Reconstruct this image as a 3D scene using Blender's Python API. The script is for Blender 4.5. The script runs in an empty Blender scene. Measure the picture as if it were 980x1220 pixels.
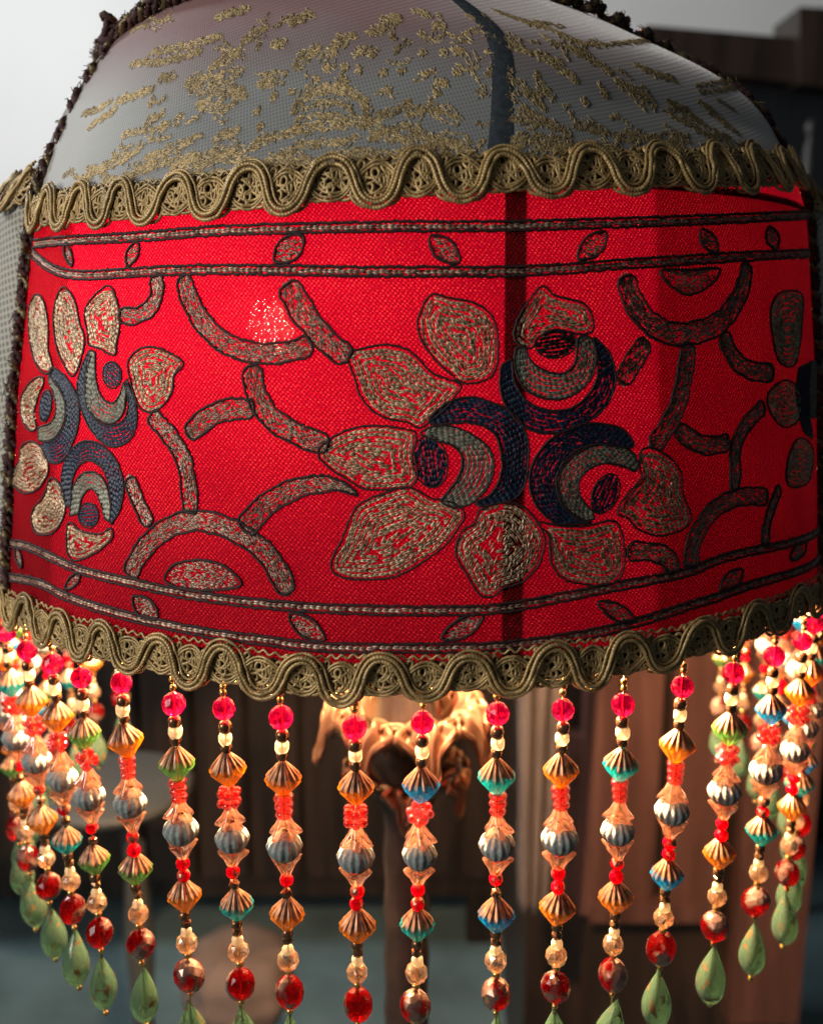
import bpy, math, random
import numpy as np
from mathutils import Vector, Matrix

random.seed(11); rng = np.random.default_rng(11)
R = 0.18                      # radius of the bottom ring of the shade (metres)
FPX, CX = 1205.65, -3.18      # focal length and principal point offset in photo pixels
CAM_D, CAM_H, PITCH = 2.5843 * R, 0.6755 * R, 0.1997
W0, H0 = 980.0, 1220.0

# ------------------------------------------------------------------ camera, world, light
scn = bpy.context.scene
COL = scn.collection
cam_d = bpy.data.cameras.new('camera'); cam = bpy.data.objects.new('camera', cam_d); COL.objects.link(cam)
cam.location = (0, -CAM_D, CAM_H); cam.rotation_euler = (math.pi / 2 - PITCH, 0, 0)
cam_d.sensor_fit = 'VERTICAL'; cam_d.sensor_height = 24.0; cam_d.sensor_width = 24.0
cam_d.lens = 24.0 * FPX / H0; cam_d.shift_x = -CX / H0
cam_d.clip_start = 0.01; cam_d.clip_end = 50
cam_d.dof.use_dof = True; cam_d.dof.focus_distance = 0.32; cam_d.dof.aperture_fstop = 6.5
scn.camera = cam

world = bpy.data.worlds.new('World'); scn.world = world; world.use_nodes = True
bg = world.node_tree.nodes['Background']
bg.inputs[0].default_value = (0.62, 0.68, 0.78, 1); bg.inputs[1].default_value = 0.045

def area(name, loc, target, size, size_y, power, col):
    d = bpy.data.lights.new(name, 'AREA'); d.shape = 'RECTANGLE'; d.size = size; d.size_y = size_y
    d.energy = power; d.color = col
    o = bpy.data.objects.new(name, d); COL.objects.link(o); o.location = loc
    o.rotation_euler = (Vector(target) - Vector(loc)).to_track_quat('-Z', 'Y').to_euler()
    return o
area('window_light', (-1.22, -0.85, 0.50), (0, 0, 0.08), 0.7, 0.9, 18.0, (1.0, 0.95, 0.88))
area('wall_fill_light', (-1.5, 0.9, 1.1), (0.1, 2.3, 0.7), 0.8, 0.8, 40.0, (0.95, 0.98, 1.0))  # extra fill lamp added to brighten the back wall

scn.view_settings.view_transform = 'Standard'; scn.view_settings.look = 'None'
scn.view_settings.exposure = 0.0; scn.view_settings.gamma = 1.0
try:
    scn.cycles.use_denoising = True
    scn.cycles.denoiser = 'OPENIMAGEDENOISE'
    scn.cycles.sample_clamp_indirect = 6.0
    scn.cycles.caustics_reflective = False
    scn.cycles.max_bounces = 10; scn.cycles.transparent_max_bounces = 12
except Exception:
    pass

# ------------------------------------------------------------------ picture <-> place
_c, _s = math.cos(PITCH), math.sin(PITCH)
def ray(px, py):
    a = (px - W0 / 2 - CX) / FPX; b = (H0 / 2 - py) / FPX
    d = np.array([a, _c + b * _s, -_s + b * _c])
    return np.array([0, -CAM_D, CAM_H]), d
def at(px, py, Y):                       # point on the vertical plane y = Y
    o, d = ray(px, py); t = (Y - o[1]) / d[1]
    return o + d * t
def at_z(px, py, Z):
    o, d = ray(px, py); t = (Z - o[2]) / d[2]
    return o + d * t

# ------------------------------------------------------------------ shade surface
TSL, TSR = math.radians(58.0), math.radians(69.0)      # seam angles of the front panel
TS = TSR
Z0, Z1 = 0.077 * R, 0.8735 * R
def solve_dome(hl, hr, y):               # radius, height and lean of the dome from its two seams
    b = (H0 / 2 - y) / FPX; k = (b * _c - _s) / (_c + b * _s)
    den = _c - k * _s; D = CAM_D / R; a, c = hl * den / FPX, hr * den / FPX
    m = np.array([[math.sin(TSL) + a * math.cos(TSL), -1], [math.sin(TSR) + c * math.cos(TSR), 1]])
    r, sh = np.linalg.solve(m, [a * D, c * D])
    return r * R, CAM_H + k * (D - r * 0.5 * (math.cos(TSL) + math.cos(TSR))) * R, sh * R
DOME = [(0.9 * R, Z1, 0.015 * R)] + [solve_dome(*q) for q in ((426, 455, 190), (400, 426, 132), (377, 390, 96), (353, 310, 58))]
_pz = np.array([Z0 - 0.06, Z0, 0.5 * (Z0 + Z1)] + [p[1] for p in DOME])
_pr = np.array([0.995 * R + 0.06 * 0.12, 0.995 * R, 0.957 * R] + [p[0] for p in DOME])
_ps = np.array([0, 0, 0.006 * R] + [p[2] for p in DOME])
ZTOP = float(_pz[-1]); CROWN = 0.017                    # the front panel's top edge arches up between the seams
_q = lambda a: a[-1] + (a[-1] - a[-2]) / (_pz[-1] - _pz[-2]) * CROWN
_pr = np.append(_pr, _q(_pr)); _ps = np.append(_ps, _q(_ps)); _pz = np.append(_pz, ZTOP + CROWN)
def dome_top(th):
    t = np.clip((np.asarray(th, float) + TSL) / (TSL + TSR), 0, 1)
    return ZTOP + CROWN * np.sin(math.pi * t) ** 0.8
_zz = np.linspace(_pz[0], _pz[-1], 400)
_k = np.hanning(31); _k /= _k.sum()
def _sm(q):
    q0 = np.interp(_zz, _pz, q); q1 = np.convolve(np.pad(q0, 15, mode='reflect', reflect_type='odd'), _k, mode='valid'); return q1
_rs = _sm(_pr); _sh = _sm(_ps)
def lean(z): return np.interp(z, _zz, _sh)
def rad(z, th=0.0):
    r = np.interp(z, _zz, _rs)
    th = np.asarray(th, float); a = np.abs(th); ts = np.where(th < 0, TSL, TSR)
    t = np.clip((a - ts) / (math.pi - ts), 0, 1)
    bul = 0.17 * np.sin(math.pi * t) ** 0.7
    q = np.where(th < 0.19, (0.19 - th) / (0.19 + TSL), (th - 0.19) / (TSR - 0.19)); q = np.clip(q, 0, 1)
    r = r * (1 - 0.028 * np.sin(math.pi * q) * np.clip((z - Z1 - .006) / .02, 0, 1))
    zb = np.clip((z - Z0) / (0.5 * R), 0, 1); zt = np.clip((1.0 * R - z) / (0.14 * R), 0, 1)
    return r * (1 + bul * (zb * zb * (3 - 2 * zb)) * (zt * zt * (3 - 2 * zt)))
UR = 0.171
def S(u, v, off=0.0):                    # surface coordinates (metres) -> place
    u = np.asarray(u, float); v = np.asarray(v, float)
    th = u / UR; r = rad(v, th) + off
    return np.stack([r * np.sin(th) + lean(v), -r * np.cos(th), v], -1)
def SN(u, v):
    e = 1e-4
    du = S(u + e, v) - S(u - e, v); dv = S(u, v + e) - S(u, v - e)
    n = np.cross(du, dv); n /= np.linalg.norm(n, axis=-1, keepdims=True) + 1e-12
    return n
def SO(u, v, h):
    return S(u, v) + SN(np.asarray(u, float), np.asarray(v, float)) * np.asarray(h)[..., None]
def uv(px, py):                          # photo pixel -> surface coordinates of the shade
    o, d = ray(px, py)
    tc = -(o[0] * d[0] + o[1] * d[1]) / (d[0] ** 2 + d[1] ** 2)
    f = lambda t: math.hypot(o[0] + d[0] * t - float(lean(o[2] + d[2] * t)), o[1] + d[1] * t) - float(np.interp(o[2] + d[2] * t, _zz, _rs))
    a, b = 0.0, tc
    if f(tc) < 0:
        for _ in range(50):
            m = (a + b) / 2
            if f(m) > 0: a = m
            else: b = m
    p = o + d * b
    return math.atan2(p[0] - float(lean(p[2])), -p[1]) * UR, p[2]
def UV(pts):
    return np.array([uv(*p[:2]) for p in pts])

# ------------------------------------------------------------------ materials
def mat(name):
    m = bpy.data.materials.new(name); m.use_nodes = True
    nt = m.node_tree; nt.nodes.clear()
    out = nt.nodes.new('ShaderNodeOutputMaterial')
    return m, nt, out
def N(nt, typ, **kw):
    n = nt.nodes.new(typ)
    for k, v in kw.items():
        if k.startswith('i_'):
            key = k[2:]
            key = int(key) if key.isdigit() else key.replace('_', ' ')
            n.inputs[key].default_value = v
        else: setattr(n, k, v)
    return n
def L(nt, a, b): nt.links.new(a, b)
def math_n(nt, op, a, b=None, c=None):
    n = nt.nodes.new('ShaderNodeMath'); n.operation = op
    for i, x in enumerate((a, b, c)):
        if x is None: continue
        if isinstance(x, (int, float)): n.inputs[i].default_value = x
        else: L(nt, x, n.inputs[i])
    return n.outputs[0]
def ramp(nt, fac, stops):
    n = nt.nodes.new('ShaderNodeValToRGB'); e = n.color_ramp.elements
    while len(e) < len(stops): e.new(0.5)
    for el, (p, c) in zip(e, stops): el.position = p; el.color = (*c, 1)
    L(nt, fac, n.inputs[0]); return n.outputs[0]

def thread_mat(name, cols, metallic=0.35, rough=0.45, trans=0.0):
    m, nt, out = mat(name)
    g = N(nt, 'ShaderNodeNewGeometry')
    col = ramp(nt, g.outputs['Random Per Island'], [(i / (len(cols) - 1), c) for i, c in enumerate(cols)])
    tc = N(nt, 'ShaderNodeTexCoord')
    nz = N(nt, 'ShaderNodeTexNoise', i_Scale=900.0, i_Detail=2.0)
    L(nt, tc.outputs['Object'], nz.inputs['Vector'])
    nb = N(nt, 'ShaderNodeTexNoise', i_Scale=55.0, i_Detail=2.0)
    L(nt, tc.outputs['Object'], nb.inputs['Vector'])
    mx = N(nt, 'ShaderNodeMix', data_type='RGBA', blend_type='MULTIPLY'); mx.inputs[0].default_value = 0.75
    L(nt, col, mx.inputs[6]); L(nt, ramp(nt, math_n(nt, 'MULTIPLY', math_n(nt, 'ADD', nz.outputs[0], nb.outputs[0]), 0.5), [(0.35, (0.35, 0.35, 0.35)), (0.65, (1.25, 1.25, 1.25))]), mx.inputs[7])
    p = N(nt, 'ShaderNodeBsdfPrincipled', i_Metallic=metallic, i_Roughness=rough)
    L(nt, mx.outputs[2], p.inputs['Base Color'])
    bp = N(nt, 'ShaderNodeBump', i_Strength=0.5, i_Distance=0.0003)
    L(nt, nz.outputs[0], bp.inputs['Height']); L(nt, bp.outputs[0], p.inputs['Normal'])
    L(nt, p.outputs[0], out.inputs[0]); return m

M = {}
M['gold_thread'] = thread_mat('gold_thread', [(0.19, 0.11, 0.055), (0.54, 0.37, 0.21), (0.86, 0.66, 0.44), (0.37, 0.25, 0.15)], 0.4, 0.42)
M['silver_thread'] = thread_mat('silver_thread', [(0.13, 0.04, 0.032), (0.38, 0.24, 0.17), (0.60, 0.45, 0.34), (0.26, 0.13, 0.10)], 0.4, 0.4)
M['navy_thread'] = thread_mat('navy_thread', [(0.006, 0.012, 0.035), (0.012, 0.03, 0.075), (0.025, 0.05, 0.10)], 0.0, 0.45)
M['black_thread'] = thread_mat('black_thread', [(0.006, 0.006, 0.008), (0.014, 0.013, 0.016)], 0.0, 0.5)
M['sage_thread'] = thread_mat('sage_thread', [(0.15, 0.16, 0.12), (0.27, 0.28, 0.21), (0.36, 0.36, 0.28)], 0.15, 0.45)
M['outline'] = thread_mat('outline_thread', [(0.022, 0.006, 0.007), (0.035, 0.010, 0.010)], 0.0, 0.7)
M['lace'] = thread_mat('lace_thread', [(0.34, 0.25, 0.11), (0.62, 0.47, 0.24), (0.48, 0.36, 0.17)], 0.25, 0.5)
M['braid_maroon'] = thread_mat('braid_maroon', [(0.035, 0.010, 0.012), (0.08, 0.03, 0.028), (0.05, 0.015, 0.016)], 0.0, 0.8)
M['braid_gold'] = thread_mat('braid_gold', [(0.12, 0.085, 0.035), (0.24, 0.18, 0.08), (0.16, 0.12, 0.05)], 0.3, 0.45)
M['gimp'] = thread_mat('gimp_cord', [(0.47, 0.32, 0.13), (0.58, 0.41, 0.18)], 0.3, 0.42)
M['tape'] = thread_mat('gimp_tape', [(0.055, 0.035, 0.018), (0.075, 0.05, 0.025)], 0.0, 0.8)
M['gimp_thin'] = thread_mat('gimp_thin_cord', [(0.38, 0.26, 0.105), (0.54, 0.375, 0.16)], 0.3, 0.45)

def fabric_red():
    m, nt, out = mat('red_weave')
    u = N(nt, 'ShaderNodeUVMap'); sx = N(nt, 'ShaderNodeSeparateXYZ')
    nzv = N(nt, 'ShaderNodeTexNoise', i_Scale=260.0, i_Detail=2.0); L(nt, u.outputs[0], nzv.inputs['Vector'])
    wob = N(nt, 'ShaderNodeVectorMath', operation='MULTIPLY_ADD')
    L(nt, nzv.outputs['Color'], wob.inputs[0]); wob.inputs[1].default_value = (0.0005, 0.0005, 0); L(nt, u.outputs[0], wob.inputs[2])
    L(nt, wob.outputs[0], sx.inputs[0])
    P = 0.00145
    a = math_n(nt, 'SINE', math_n(nt, 'MULTIPLY', math_n(nt, 'ADD', sx.outputs[0], math_n(nt, 'MULTIPLY', sx.outputs[1], 0.25)), 2 * math.pi / P))
    b = math_n(nt, 'SINE', math_n(nt, 'MULTIPLY', sx.outputs[1], 2 * math.pi / P))
    ab = math_n(nt, 'MULTIPLY', a, b)
    hgt = math_n(nt, 'MULTIPLY_ADD', ab, 0.5, 0.5)
    big = N(nt, 'ShaderNodeTexNoise', i_Scale=30.0, i_Detail=3.0); L(nt, u.outputs[0], big.inputs['Vector'])
    fine = N(nt, 'ShaderNodeTexNoise', i_Scale=1500.0, i_Detail=1.0); L(nt, u.outputs[0], fine.inputs['Vector'])
    thick = math_n(nt, 'ADD', math_n(nt, 'MULTIPLY', hgt, 0.55), math_n(nt, 'SUBTRACT', math_n(nt, 'ADD', math_n(nt, 'MULTIPLY', big.outputs[0], 0.30), math_n(nt, 'MULTIPLY', fine.outputs[0], 0.75)), 0.18))
    tcol = ramp(nt, thick, [(0.30, (0.0036, 0.00001, 0.00024)), (0.60, (0.0068, 0.00002, 0.00050)), (0.80, (0.0106, 0.00006, 0.00076)), (0.97, (0.020, 0.0012, 0.0018))])
    dcol = ramp(nt, thick, [(0.2, (0.13, 0.005, 0.008)), (0.9, (0.27, 0.013, 0.018))])
    bp = N(nt, 'ShaderNodeBump', i_Strength=0.6, i_Distance=0.0003); L(nt, hgt, bp.inputs['Height'])
    tr = N(nt, 'ShaderNodeBsdfTranslucent'); L(nt, tcol, tr.inputs[0])
    df = N(nt, 'ShaderNodeBsdfPrincipled', i_Roughness=0.7); df.inputs['Specular IOR Level'].default_value = 0.06; L(nt, dcol, df.inputs['Base Color']); L(nt, bp.outputs[0], df.inputs['Normal'])
    m1 = N(nt, 'ShaderNodeMixShader', i_0=0.42); L(nt, tr.outputs[0], m1.inputs[1]); L(nt, df.outputs[0], m1.inputs[2])
    tp = N(nt, 'ShaderNodeBsdfTransparent'); tp.inputs[0].default_value = (1, 0.8, 0.7, 1)
    hole = N(nt, 'ShaderNodeMapRange', i_1=0.62, i_2=1.35, i_3=0.0, i_4=0.00042); L(nt, math_n(nt, 'ADD', hgt, math_n(nt, 'MULTIPLY', math_n(nt, 'SUBTRACT', fine.outputs[0], 0.5), 0.9)), hole.inputs[0])
    m2 = N(nt, 'ShaderNodeMixShader'); L(nt, hole.outputs[0], m2.inputs[0]); L(nt, m1.outputs[0], m2.inputs[1]); L(nt, tp.outputs[0], m2.inputs[2])
    L(nt, m2.outputs[0], out.inputs[0]); return m
M['red'] = fabric_red()

def fabric_net(name, c_dark, c_light, trans, alpha, dome=False, P=0.00125):
    m, nt, out = mat(name)
    u = N(nt, 'ShaderNodeUVMap'); sx = N(nt, 'ShaderNodeSeparateXYZ'); L(nt, u.outputs[0], sx.inputs[0])
    p1 = math_n(nt, 'ADD', sx.outputs[0], math_n(nt, 'MULTIPLY', sx.outputs[1], 0.35))
    a = math_n(nt, 'ABSOLUTE', math_n(nt, 'SINE', math_n(nt, 'MULTIPLY', p1, math.pi / P)))
    b = math_n(nt, 'ABSOLUTE', math_n(nt, 'SINE', math_n(nt, 'MULTIPLY', math_n(nt, 'ADD', sx.outputs[1], math_n(nt, 'MULTIPLY', sx.outputs[0], -0.2)), math.pi / P)))
    mesh = math_n(nt, 'MULTIPLY', a, b)            # 0 on the threads
    big = N(nt, 'ShaderNodeTexNoise', i_Scale=22.0, i_Detail=3.0); L(nt, u.outputs[0], big.inputs['Vector'])
    f = math_n(nt, 'ADD', math_n(nt, 'MULTIPLY', mesh, 0.75), math_n(nt, 'MULTIPLY', math_n(nt, 'SUBTRACT', big.outputs[0], 0.5), 0.5))
    col = ramp(nt, f, [(0.1, c_light), (0.7, c_dark)])
    if dome:
        sd = N(nt, 'ShaderNodeMapRange', i_1=0.085, i_2=0.17); L(nt, math_n(nt, 'ADD', math_n(nt, 'ABSOLUTE', sx.outputs[0]), math_n(nt, 'MULTIPLY', math_n(nt, 'SUBTRACT', big.outputs[0], .5), .09)), sd.inputs[0])
        x1 = N(nt, 'ShaderNodeMix', data_type='RGBA'); L(nt, sd.outputs[0], x1.inputs[0]); L(nt, col, x1.inputs[6]); x1.inputs[7].default_value = (0.46, 0.46, 0.43, 1)
        tpz = N(nt, 'ShaderNodeMapRange', i_1=ZTOP - .032, i_2=ZTOP - .004, i_3=0.0, i_4=0.8); L(nt, math_n(nt, 'ADD', sx.outputs[1], math_n(nt, 'MULTIPLY', math_n(nt, 'SUBTRACT', big.outputs[0], .5), .03)), tpz.inputs[0])
        x2 = N(nt, 'ShaderNodeMix', data_type='RGBA'); L(nt, tpz.outputs[0], x2.inputs[0]); L(nt, x1.outputs[2], x2.inputs[6]); x2.inputs[7].default_value = (0.20, 0.055, 0.055, 1)  # reflection of the red lining, tinted into the net near its top
        col = x2.outputs[2]
    bp = N(nt, 'ShaderNodeBump', i_Strength=0.2, i_Distance=0.0003, invert=True); L(nt, mesh, bp.inputs['Height'])
    p = N(nt, 'ShaderNodeBsdfPrincipled', i_Roughness=0.6); L(nt, col, p.inputs['Base Color']); L(nt, bp.outputs[0], p.inputs['Normal'])
    try: p.inputs['Sheen Weight'].default_value = 1.0; p.inputs['Sheen Roughness'].default_value = 0.35
    except Exception: pass
    tr = N(nt, 'ShaderNodeBsdfTranslucent'); L(nt, col, tr.inputs[0])
    m1 = N(nt, 'ShaderNodeMixShader', i_0=trans); L(nt, p.outputs[0], m1.inputs[1]); L(nt, tr.outputs[0], m1.inputs[2])
    tp = N(nt, 'ShaderNodeBsdfTransparent')
    m2 = N(nt, 'ShaderNodeMixShader'); L(nt, math_n(nt, 'MULTIPLY', mesh, alpha), m2.inputs[0]); L(nt, m1.outputs[0], m2.inputs[1]); L(nt, tp.outputs[0], m2.inputs[2])
    L(nt, m2.outputs[0], out.inputs[0]); return m
M['net'] = fabric_net('grey_net', (0.15, 0.16, 0.168), (0.24, 0.25, 0.25), 0.0, 0.0, True)
M['net_side'] = fabric_net('side_net', (0.13, 0.125, 0.10), (0.44, 0.42, 0.36), 0.03, 0.0, P=0.0026)

def simple(name, col, rough=0.5, metallic=0.0, noise=0.0, nscale=20.0, bump=0.0, **kw):
    m, nt, out = mat(name)
    p = N(nt, 'ShaderNodeBsdfPrincipled', i_Roughness=rough, i_Metallic=metallic)
    tc = N(nt, 'ShaderNodeTexCoord'); nz = N(nt, 'ShaderNodeTexNoise', i_Scale=nscale, i_Detail=5.0)
    L(nt, tc.outputs['Object'], nz.inputs['Vector'])
    d = tuple(max(0, c * (1 - noise)) for c in col); l = tuple(min(1, c * (1 + noise)) for c in col)
    L(nt, ramp(nt, nz.outputs[0], [(0.3, d), (0.7, l)]), p.inputs['Base Color'])
    if bump:
        bp = N(nt, 'ShaderNodeBump', i_Strength=bump, i_Distance=0.002); L(nt, nz.outputs[0], bp.inputs['Height']); L(nt, bp.outputs[0], p.inputs['Normal'])
    for k, v in kw.items(): p.inputs[k.replace('_', ' ')].default_value = v
    L(nt, p.outputs[0], out.inputs[0]); return m
def wood(name, dark, light, scale=(14, 14, 1.2), rough=0.45):
    m, nt, out = mat(name)
    tc = N(nt, 'ShaderNodeTexCoord'); mp = N(nt, 'ShaderNodeMapping'); mp.inputs['Scale'].default_value = scale
    L(nt, tc.outputs['Object'], mp.inputs[0])
    nz = N(nt, 'ShaderNodeTexNoise', i_Scale=3.0, i_Detail=6.0, i_Distortion=0.8); L(nt, mp.outputs[0], nz.inputs['Vector'])
    p = N(nt, 'ShaderNodeBsdfPrincipled', i_Roughness=rough)
    L(nt, ramp(nt, nz.outputs[0], [(0.3, dark), (0.7, light)]), p.inputs['Base Color'])
    L(nt, p.outputs[0], out.inputs[0]); return m
def glass(name, col, trl, gl_rough=0.05, mixt=0.45, patina=None, zsplit=None, dmix=0.35, tmix=0.7):
    """coloured bead glass: refracts, glows with light from behind, and may wear a metallic coating"""
    m, nt, out = mat(name)
    g = N(nt, 'ShaderNodeBsdfPrincipled', i_Roughness=gl_rough, i_IOR=1.5)
    g.inputs['Transmission Weight'].default_value = 1.0; g.inputs['Base Color'].default_value = (*col, 1)
    tp = N(nt, 'ShaderNodeBsdfTransparent'); tp.inputs[0].default_value = (*[c ** .8 for c in col], 1)
    g1 = N(nt, 'ShaderNodeMixShader', i_0=tmix); L(nt, g.outputs[0], g1.inputs[1]); L(nt, tp.outputs[0], g1.inputs[2])
    t = N(nt, 'ShaderNodeBsdfTranslucent'); t.inputs[0].default_value = (*trl, 1)
    d = N(nt, 'ShaderNodeBsdfPrincipled', i_Roughness=0.1); d.inputs['Base Color'].default_value = (*trl, 1)
    m0 = N(nt, 'ShaderNodeMixShader', i_0=dmix); L(nt, t.outputs[0], m0.inputs[1]); L(nt, d.outputs[0], m0.inputs[2])
    m1 = N(nt, 'ShaderNodeMixShader', i_0=mixt); L(nt, g1.outputs[0], m1.inputs[1]); L(nt, m0.outputs[0], m1.inputs[2])
    res = m1.outputs[0]
    if patina:
        tc = N(nt, 'ShaderNodeTexCoord'); oi = N(nt, 'ShaderNodeObjectInfo')
        ad = N(nt, 'ShaderNodeVectorMath', operation='ADD'); L(nt, tc.outputs['Object'], ad.inputs[0])
        cb = N(nt, 'ShaderNodeCombineXYZ'); L(nt, oi.outputs['Random'], cb.inputs[0]); L(nt, math_n(nt, 'MULTIPLY', oi.outputs['Random'], 7.3), cb.inputs[1])
        L(nt, cb.outputs[0], ad.inputs[1])
        nz = N(nt, 'ShaderNodeTexNoise', i_Scale=patina['scale'], i_Detail=3.0); L(nt, ad.outputs[0], nz.inputs['Vector'])
        f = nz.outputs[0]
        if zsplit is not None:
            sx = N(nt, 'ShaderNodeSeparateXYZ'); L(nt, tc.outputs['Object'], sx.inputs[0])
            f = math_n(nt, 'ADD', math_n(nt, 'MULTIPLY', sx.outputs[2], zsplit), math_n(nt, 'MULTIPLY', nz.outputs[0], 0.9))
        mr = N(nt, 'ShaderNodeMapRange', i_1=patina['lo'], i_2=patina['hi']); L(nt, f, mr.inputs[0])
        pt = N(nt, 'ShaderNodeBsdfPrincipled', i_Metallic=patina.get('metal', 0.7), i_Roughness=patina.get('rough', 0.35))
        L(nt, ramp(nt, nz.outputs[0], [(0.3, patina['a']), (0.7, patina['b'])]), pt.inputs['Base Color'])
        m2 = N(nt, 'ShaderNodeMixShader'); L(nt, mr.outputs[0], m2.inputs[0]); L(nt, res, m2.inputs[1]); L(nt, pt.outputs[0], m2.inputs[2])
        res = m2.outputs[0]
    L(nt, res, out.inputs[0]); return m
BR = dict(a=(0.07, 0.03, 0.016), b=(0.36, 0.18, 0.10), scale=420.0, lo=0.34, hi=0.70, metal=0.6, rough=0.3)
M['ruby'] = glass('ruby_glass', (0.97, 0.02, 0.26), (0.40, 0.002, 0.09), 0.01, 0.09, tmix=0.4)
M['bic_amber'] = glass('amber_bicone', (1.0, 0.62, 0.12), (1.0, 0.42, 0.02), 0.06, 0.5, BR, 180.0)
M['bic_teal'] = glass('teal_bicone', (0.2, 0.85, 0.85), (0.02, 0.62, 0.66), 0.06, 0.5, BR, 180.0)
M['bic_blue'] = glass('blue_bicone', (0.2, 0.7, 1.0), (0.01, 0.45, 0.85), 0.06, 0.5, BR, 180.0)
M['bic_green'] = glass('green_bicone', (0.5, 0.85, 0.4), (0.25, 0.52, 0.14), 0.06, 0.5, BR, 180.0)
M['bic_grey'] = simple('verdigris_bicone', (0.21, 0.245, 0.235), 0.75, 0.0, 0.35, 600.0, 0.3)
M['groove'] = simple('dark_bead_groove', (0.09, 0.12, 0.14), 0.7)
M['coral'] = glass('coral_glass', (1.0, 0.25, 0.2), (0.55, 0.025, 0.03), 0.03, 0.2, tmix=0.5)
M['peach'] = glass('peach_glass', (1.0, 0.72, 0.55), (0.85, 0.40, 0.25), 0.01, 0.13, tmix=0.35)
M['ivory'] = glass('ivory_glass', (1.0, 0.95, 0.8), (0.95, 0.90, 0.70), 0.2, 0.7)
M['bronze'] = simple('bronze_bead', (0.22, 0.12, 0.06), 0.25, 0.75, 0.4, 500.0)
M['gold'] = simple('gold_bead', (0.75, 0.48, 0.16), 0.25, 0.85, 0.15, 500.0)
M['red_small'] = glass('red_bronze_glass', (0.9, 0.02, 0.08), (0.72, 0.003, 0.035), 0.08, 0.6, dict(a=(0.12, 0.05, 0.03), b=(0.33, 0.17, 0.10), scale=160.0, lo=0.50, hi=0.58, metal=0.6, rough=0.3))
M['champagne'] = glass('champagne_glass', (1.0, 0.80, 0.62), (0.82, 0.55, 0.36), 0.02, 0.2, dict(a=(0.45, 0.30, 0.2), b=(0.8, 0.6, 0.42), scale=260.0, lo=0.52, hi=0.66, metal=0.8, rough=0.12), tmix=0.35)
M['garnet'] = glass('garnet_glass', (0.75, 0.02, 0.02), (0.42, 0.004, 0.006), 0.02, 0.2, dict(a=(0.09, 0.04, 0.035), b=(0.36, 0.22, 0.17), scale=110.0, lo=0.47, hi=0.56, metal=0.6, rough=0.14), tmix=0.4)
M['drop'] = glass('green_drop_glass', (0.45, 0.68, 0.46), (0.135, 0.235, 0.155), 0.02, 0.5, dict(a=(0.04, 0.022, 0.010), b=(0.13, 0.075, 0.03), scale=360.0, lo=0.57, hi=0.66, metal=0.0, rough=0.15), None, 0.55)

def emit(name, col, st):
    m, nt, out = mat(name); e = N(nt, 'ShaderNodeEmission', i_Strength=st); e.inputs[0].default_value = (*col, 1)
    L(nt, e.outputs[0], out.inputs[0]); return m
M['bulb'] = emit('lit_bulb', (1.0, 0.66, 0.36), 21000.0)
M['slate_lining'] = simple('slate_lining', (0.10, 0.10, 0.11), 0.9, 0, 0.1, 60.0)
M['lining'] = simple('cream_lining', (0.40, 0.36, 0.29), 0.8, 0, 0.06, 60.0)
def clear():
    m, nt, out = mat('clear_bulb_glass'); tp = N(nt, 'ShaderNodeBsdfTransparent'); gl = N(nt, 'ShaderNodeBsdfGlossy', i_Roughness=0.05)
    mx = N(nt, 'ShaderNodeMixShader', i_0=0.06); L(nt, tp.outputs[0], mx.inputs[1]); L(nt, gl.outputs[0], mx.inputs[2]); L(nt, mx.outputs[0], out.inputs[0]); return m
M['clear'] = clear()
M['ivory_china'] = simple('ivory_china', (0.5, 0.45, 0.36), 0.4)
M['frame'] = simple('dark_frame_wire', (0.02, 0.018, 0.016), 0.6)
M['bronze_stand'] = simple('cast_bronze', (0.22, 0.125, 0.07), 0.4, 0.7, 0.4, 40.0, 0.4)
M['dark_post'] = simple('dark_patinated_post', (0.035, 0.026, 0.02), 0.6, 0.2, 0.5, 70.0, 0.5)

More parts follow.
